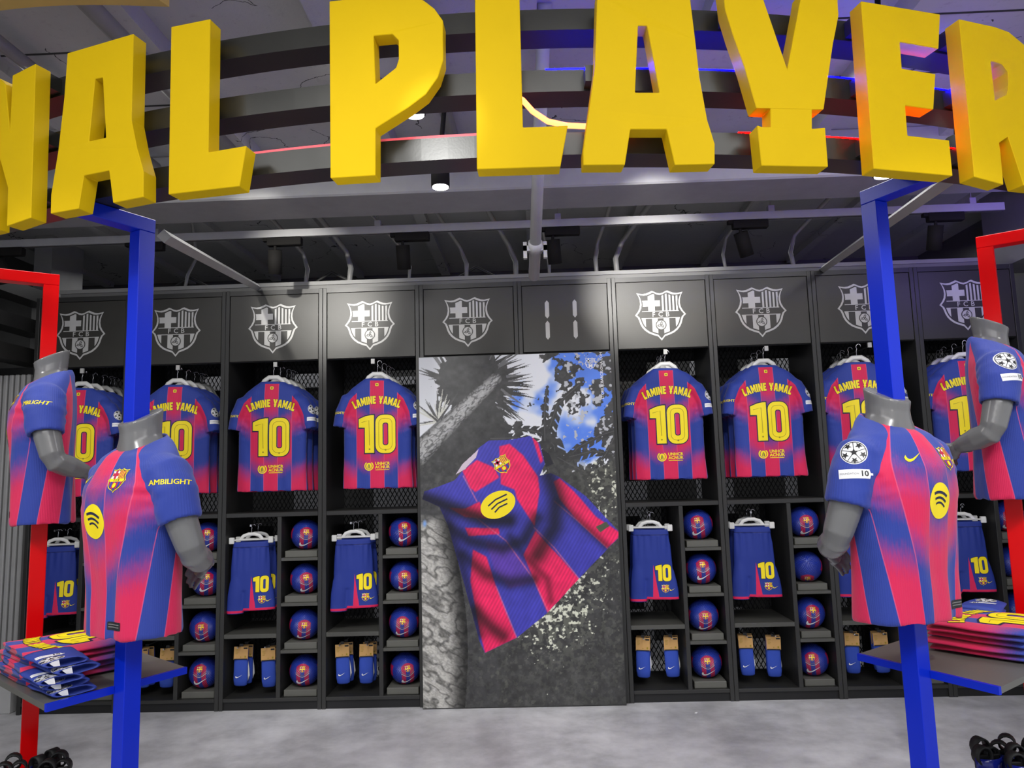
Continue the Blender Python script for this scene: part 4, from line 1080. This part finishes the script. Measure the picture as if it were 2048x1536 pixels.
# ------------------------------------------------------------------ socks
def sock_mesh():
    bm = bmesh.new()
    rg = [ering(z, a, b, yy, n=20, xc=dx) for z, a, b, yy, dx in ((-.255, .030, .010, .004, .004), (-.247, .043, .014, .002, .003), (-.21, .048, .017, 0, .002), (-.12, .047, .016, 0, 0), (-.02, .046, .013, 0, 0), (0, .045, .010, 0, 0))]
    loft(bm, rg); me = bpy.data.meshes.new('leg'); bmesh.ops.recalc_face_normals(bm, faces=bm.faces); bm.to_mesh(me); bm.free(); me.materials.append(M['sock_blue']); return me
SKM = sock_mesh(); fl = flat_on((0, -.019, 0), XV, ZV)
def make_sock():
    s = thing('socks', 'x', 'socks')
    link('leg', SKM, None, s, True)
    bm = bmesh.new(); loft(bm, [ering(z, a, .009, .022, n=16, xc=dx) for z, a, dx in ((-.225, .018, .030), (-.19, .024, .034), (-.14, .020, .032), (-.07, .02, .018))]); tag(link('sole', bm, M['white_print'], s, True), 'white knitted sole')
    cd_ = bxo('card', (-.047, .047, -.0185, -.0165, -.075, .012), M['kraft_card'], s)
    S = [(rrect(.030, .0, .026, .010, .001, 1), [], 'black_print', 0), (rrect(0, -.0715, .09, .006, .001, 1), [], 'black_print', 0)]
    for i in range(4): S.append((strip([(-.038, -.008-.009*i), (-.018-.004*(i % 2), -.008-.009*i)], .0022), [], 'yellow_line', 0))
    S += [(rrect(.0, -.058, .006, .006, .001, 1), [], 'yellow_line', 0), (rrect(.03, -.056, .010, .012, .001, 1), [], 'yellow_line', 0)]
    print_mesh('card_print', S, fl, cd_)
    bxo('hook_tab', (-.012, .012, -.017, -.013, .01, .03), M['black_print'], s)
    S = swoosh('white_print', .046, -.006, -.188)
    print_mesh('swoosh_print', S, fl, s, eps=.0012)
    return s
skp = make_sock(); first = True
for k in (2, 0, 1, 3, 6, 7, 8, 9):
    a = XB[k]+TF
    for q in range(2):
        for r in range(2):
            o = skp if first else dup(skp); first = False
            xx = a + (.088, .275)[q] + .012*r; 
            if k == 3 and q == 1: xx -= .02
            o.location = (xx, D+.10+.06*r, .392 - (.012 if q and k in (2, 7) else 0)); o.rotation_euler = (0, radians((1, -2, 2, -1)[(k+q) % 4]), radians((8 if k < 5 else -8)+4*q))
            tag(o, '%s blue socks on the %s peg, %s' % (('front', 'back')[r], ('left', 'right')[q], WHERE[k]), 'socks', 'carded socks in the lockers')

# ------------------------------------------------------------------ footballs
bm = bmesh.new(); bmesh.ops.create_uvsphere(bm, u_segments=40, v_segments=24, radius=.105)
BM_ = bpy.data.meshes.new('football'); bm.to_mesh(BM_); bm.free(); BM_.materials.append(M['ball'])
BVb = bvh_of(BM_)
bp = link('football', BM_, None, None, True)
c = cast(BVb, (0, 0, 0), XV, ZV)
print_mesh('crest', xf(crest(True, False), .042, 0, .048), c, bp, .009, lift=.0004)
S = [(strip([(-.045, .0), (-.02, -.017), (0, -.023), (.02, -.017), (.045, .0)], .004), [], 'emblem_silver', 0), (strip([(-.042, .012), (-.02, -.006), (0, -.012), (.02, -.006), (.042, .012)], .0025), [], 'grey_print', 0)]
print_mesh('chevron_print', S, c, bp, .012)
print_mesh('swoosh_print', swoosh('white_print', .094, .003, -.054), c, bp, .009)
first = True; rnd = random.Random(5)
SHELF = ['top', 'second', 'third', 'bottom']
for k in (2, 0, 1, 3, 6, 7, 8, 9):
    dv = DIV[k]; cx = (dv+.029+XB[k+1]-TF)/2+.002
    for i, z0 in enumerate((1.006, .701, .389, .079)):
        o = bp if first else dup(bp); first = False
        rx_ = radians(rnd.uniform(-10, 12)); rz = radians((12 if k < 4 else -12) + rnd.uniform(-10, 10)); ry = radians(rnd.uniform(-5, 5))
        ex = ''
        if k == 7 and i == 1: rx_, ex = radians(62), ' turned crest down'
        o.location = (cx + rnd.uniform(-.004, .004), D+.135, z0+.044+.1035); o.rotation_euler = (rx_, ry, rz)
        tag(o, 'football%s, %s shelf of the %s' % (ex, SHELF[i], WHERE[k]), 'ball', 'footballs in the lockers')

# ------------------------------------------------------------------ mannequins
def body_mesh():
    bm = bmesh.new()
    loft(bm, [ering(*l, n=28) for l in ((.04, .17, .09, .012), (.3, .175, .09, .0), (.45, .18, .092, 0), (.53, .165, .08, .01), (.59, .12, .07, .016), (.620, .090, .068, .018, .2), (.655, .071, .063, .016, .3))]
         + [ering(.69, .067, .064, .018, .40, n=28), ering(.728, .069, .069, .016, .48, n=28)])
    for s in (1, -1):
        P = lambda x, y, z: Vector((s*x, y, z))
        tube(bm, [P(.12, .008, .53), P(.172, .010, .515), P(.214, .016, .45), P(.240, .032, .36), P(.258, .052, .285), P(.252, .072, .245)], [.05, .062, .055, .051, .046, .038], 16)
        tube(bm, [P(.262, .046, .295), P(.254, .068, .255), P(.222, .108, .238), P(.180, .150, .222), P(.150, .172, .212)], [.036, .045, .045, .035, .027], 16)
        tube(bm, [P(.160, .168, .215), P(.128, .182, .204), P(.096, .190, .190), P(.080, .192, .182)], [.026, .034, .035, .026], 14, .6)
        for i in range(4):
            o = P(.004, .008, -.0185)*(i-1.5); ln = (.9, 1.05, 1.0, .8)[i]
            b = P(.092, .191, .186) + o; d1 = P(-.80, .10, -.42).normalized()*.034*ln; d2 = P(-.60, -.10, -.75).normalized()*.028*ln; d3 = P(-.25, -.30, -.9).normalized()*.02*ln
            tube(bm, [b-d1*.5, b, b+d1, b+d1+d2, b+d1+d2+d3], [.0078, .0078, .0074, .0068, .006], 8)
        b = P(.128, .196, .214); tube(bm, [b, b+P(-.010, .026, .004), b+P(-.028, .044, -.004), b+P(-.044, .052, -.018)], [.013, .0115, .010, .008], 8)
    return remesh(bm, .0042, 7)
me_body = body_mesh()
def make_mannequin():
    r = thing('mannequin', 'x', 'mannequin')
    link('body', me_body, M['mannequin_grey'], r, True)
    j = link('jersey', me_front, M['jersey_front'], r, True); jersey_prints(j, False)
    return r
mp = make_mannequin()
MAN = [(0, 1.045, 'nearest blue post on the left'), (1, 1.040, 'nearest blue post on the right'), (2, 1.383, 'red post at the left edge'), (3, 1.385, 'red post at the right edge')]
for i, (pi_, z, lb) in enumerate(MAN):
    o = mp if i == 0 else dup(mp); p = POSTS[pi_]
    o.location = (p[1], p[2], z); o.rotation_euler = (0, 0, radians(p[3]*1.12))
    tag(o, 'headless grey mannequin in a striped jersey on the %s' % lb, 'mannequin', 'mannequins on the posts')

# ------------------------------------------------------------------ folded jerseys on the tables
def folded_mesh(seed):
    bm = bmesh.new(); w, d, h = .19, .150, .011
    n = 30
    rg = []
    for i in range(13):
        yy = -d + 2*d*i/12
        ring = []
        e = 1-.05*abs(i-6)/6
        for kx in range(n):
            t_ = 2*pi*kx/n; cc, ss = cos(t_), sin(t_)
            ring.append(Vector((w*e*abs(cc)**.5*(1 if cc >= 0 else -1), yy, h*abs(ss)**.8*(1 if ss >= 0 else -1))))
        rg.append(ring)
    loft(bm, rg)
    for v in bm.verts:
        p = v.co; v.co.z += .006*noise.noise(Vector((p.x*7+seed, p.y*7, 0))) ; v.co.x += .012*noise.noise(Vector((p.y*9, seed, 1))); v.co.y += .010*noise.noise(Vector((p.x*9, seed, 5)))
    bmesh.ops.recalc_face_normals(bm, faces=bm.faces)
    me = bpy.data.meshes.new('jersey'); bm.to_mesh(me); bm.free()
    co = coords(me); set_attr(me, 'pu', co[:, 0]*1.1); set_attr(me, 'pv', .38+co[:, 1]*1.3); set_attr(me, 'ps', np.full(len(co), -1.0)); me.materials.append(M['jersey_fold'])
    return me
def sleeve_mesh(seed):
    bm = bmesh.new(); rg = []
    for i in range(9):
        x = .20*i/8; a = .076-.010*i/8
        rg.append([Vector((x, a*cos(t_)*1.0, .013*sin(t_)+.004*noise.noise(Vector((x*12, cos(t_)*2, seed))))) for t_ in [2*pi*q/20 for q in range(20)]])
    c = rg[-1]; m_ = sum(c, Vector())/len(c); rg += [[m_+(p-m_)*.85 for p in c], [m_+(p-m_)*.8-Vector((.05, 0, 0)) for p in c]]
    loft(bm, rg); bmesh.ops.recalc_face_normals(bm, faces=bm.faces)
    me = bpy.data.meshes.new('sleeve'); bm.to_mesh(me); bm.free(); me.materials.append(M['sleeve_blue']); return me
M['sleeve_blue'] = mat('sleeve_blue', (42, 62, 150), .65, bump=.2, bscale=250)
FM = [folded_mesh(i*3.1) for i in range(3)]; SM = [sleeve_mesh(i*2.3) for i in range(2)]
up = lambda z: flat_on((0, 0, z), (1, 0, 0), (0, 1, 0))
ORDN = ['bottom', 'second lowest', 'middle', 'second highest', 'top']
for sd, cx, cy, rot, sg in (('left', -1.745, 2.72, 139, 1), ('right', 1.60, 2.76, 41, -1)):
    for i in range(5):
        r = random.Random(i+10*(sg+1))
        J = thing('folded_jersey', '%s folded striped jersey of the pile on the %s table' % (ORDN[i], sd), 'jersey', (cx+r.uniform(-.012, .012), cy+r.uniform(-.012, .012), .8875+.0215*i), radians(rot+r.uniform(-3, 3)), 'folded jerseys on the %s table' % sd)
        b = link('folded_body', FM[i % 3], None, J, True)
        s = link('sleeve', SM[i % 2], None, J, True); s.location = (-.19 if sg > 0 else .13, .085 if sg > 0 else .09, .008 if i == 4 else .002); s.rotation_euler = (0, 0, radians(180 if sg > 0 else 10))
        bv = bvh_of(SM[i % 2])
        n_ = Vector((.1, -.5 if sg > 0 else -.2, .85)).normalized(); xd = Vector((0, 1, 0)); xd = (xd-n_*xd.dot(n_)).normalized(); cc = cast(bv, (.155, -.03 if sg > 0 else 0, .004), xd, n_.cross(xd))
        print_mesh('round_badge', starball(.034, 0, -.012), cc, s, .012); print_mesh('patch', patch10(.085, 0, .045), cc, s, .012)
        if i == 4:
            bv = bvh_of(FM[i % 3]); f = cast(bv, (0, 0, 0), (1, 0, 0), (0, 1, 0))
            print_mesh('name_print', xf(arched('LAMINE YAMAL', .05, .31, .4, .05)+arched('LAMINE YAMAL', .05, .31, .4), 1, 0, .06), f, b, .02, lift=.0008)
            print_mesh('number_print', [s_ for s_ in xf(number10(.25), 1, 0, -.105)], f, b, .02, lift=.0008)

# ------------------------------------------------------------------ shin guards on the low shelves
def guard(label, loc, rz, m, grp):
    G = thing('shin_guard', label, 'shin guard', loc, rz, grp)
    bm = bmesh.new(); rg = []
    for i in range(7):
        z = .16*i/6; w = .048+.008*i/6
        o_ = [Vector((w*sin(a), -w*cos(a)*.8, z)) for a in np.linspace(-1.3, 1.3, 12)]; n_ = [p*.9+Vector((0, 0, z*.1)) for p in o_][::-1]
        rg.append(o_+n_)
    loft(bm, rg); bmesh.ops.recalc_face_normals(bm, faces=bm.faces); link('shell', bm, m, G, True)
    for q, (xx, zz, rr) in enumerate(((-.022, .165, .032), (.026, .160, .028), (.004, .182, .030))):
        bm = bmesh.new(); vo, vi = [], []
        for i in range(16):
            a = 2*pi*i/16; vo.append((xx+rr*cos(a), zz+rr*sin(a)*1.1)); vi.append((xx+(rr-.006)*cos(a), zz+(rr-.006)*sin(a)*1.1))
        y0_ = -.03+.02*q; A = [[bm.verts.new((p[0], y, p[1])) for p in L_] for L_ in (vo, vi) for y in (y0_, y0_+.036)]
        for i in range(16):
            j = (i+1) % 16
            for a, b in ((0, 1), (1, 3), (3, 2), (2, 0)): bm.faces.new((A[a][i], A[a][j], A[b][j], A[b][i]))
        bmesh.ops.recalc_face_normals(bm, faces=bm.faces); link('strap', bm, M['strap_black'], G, True)
    bxo('insole', (-.05, .05, -.012, .0, .12, .165), M['strap_black'], G, .003)
    return G
for sd, q in (('left', ((-2.045, 2.93, 30), (-1.945, 2.98, -20), (-1.885, 2.95, 15))), ('right', ((1.62, 2.92, 10), (1.715, 2.95, -30), (1.80, 2.90, 25), (1.70, 2.85, 0)))):
    for i, (x, y, r) in enumerate(q):
        nm = '%s shin guard with black strap loops, %s in the group by the %s red post' % ('red' if (sd == 'right' and i == 2) else 'blue', ('first', 'second', 'third', 'front')[i], sd)
        guard(nm, (x, y, .301), radians(r), M['guard_red'] if (sd == 'right' and i == 2) else M['guard_blue'], 'shin guards on the %s low shelf' % sd)
for i, (x, y, r) in enumerate(((-1.02, 4.02, 20), (.97, 4.95, 60))):
    bm = bmesh.new(); box(bm, -.012, .012, -.006, .006, 0, .002, Matrix.Rotation(radians(r), 4, 'Z'))
    tag(link('paper_scrap', bm, M['paper'], None, loc=(x, y, .0005)), 'tiny white paper scrap on the floor %s' % ('near the left blue post', 'by the lockers on the right')[i], 'scrap')
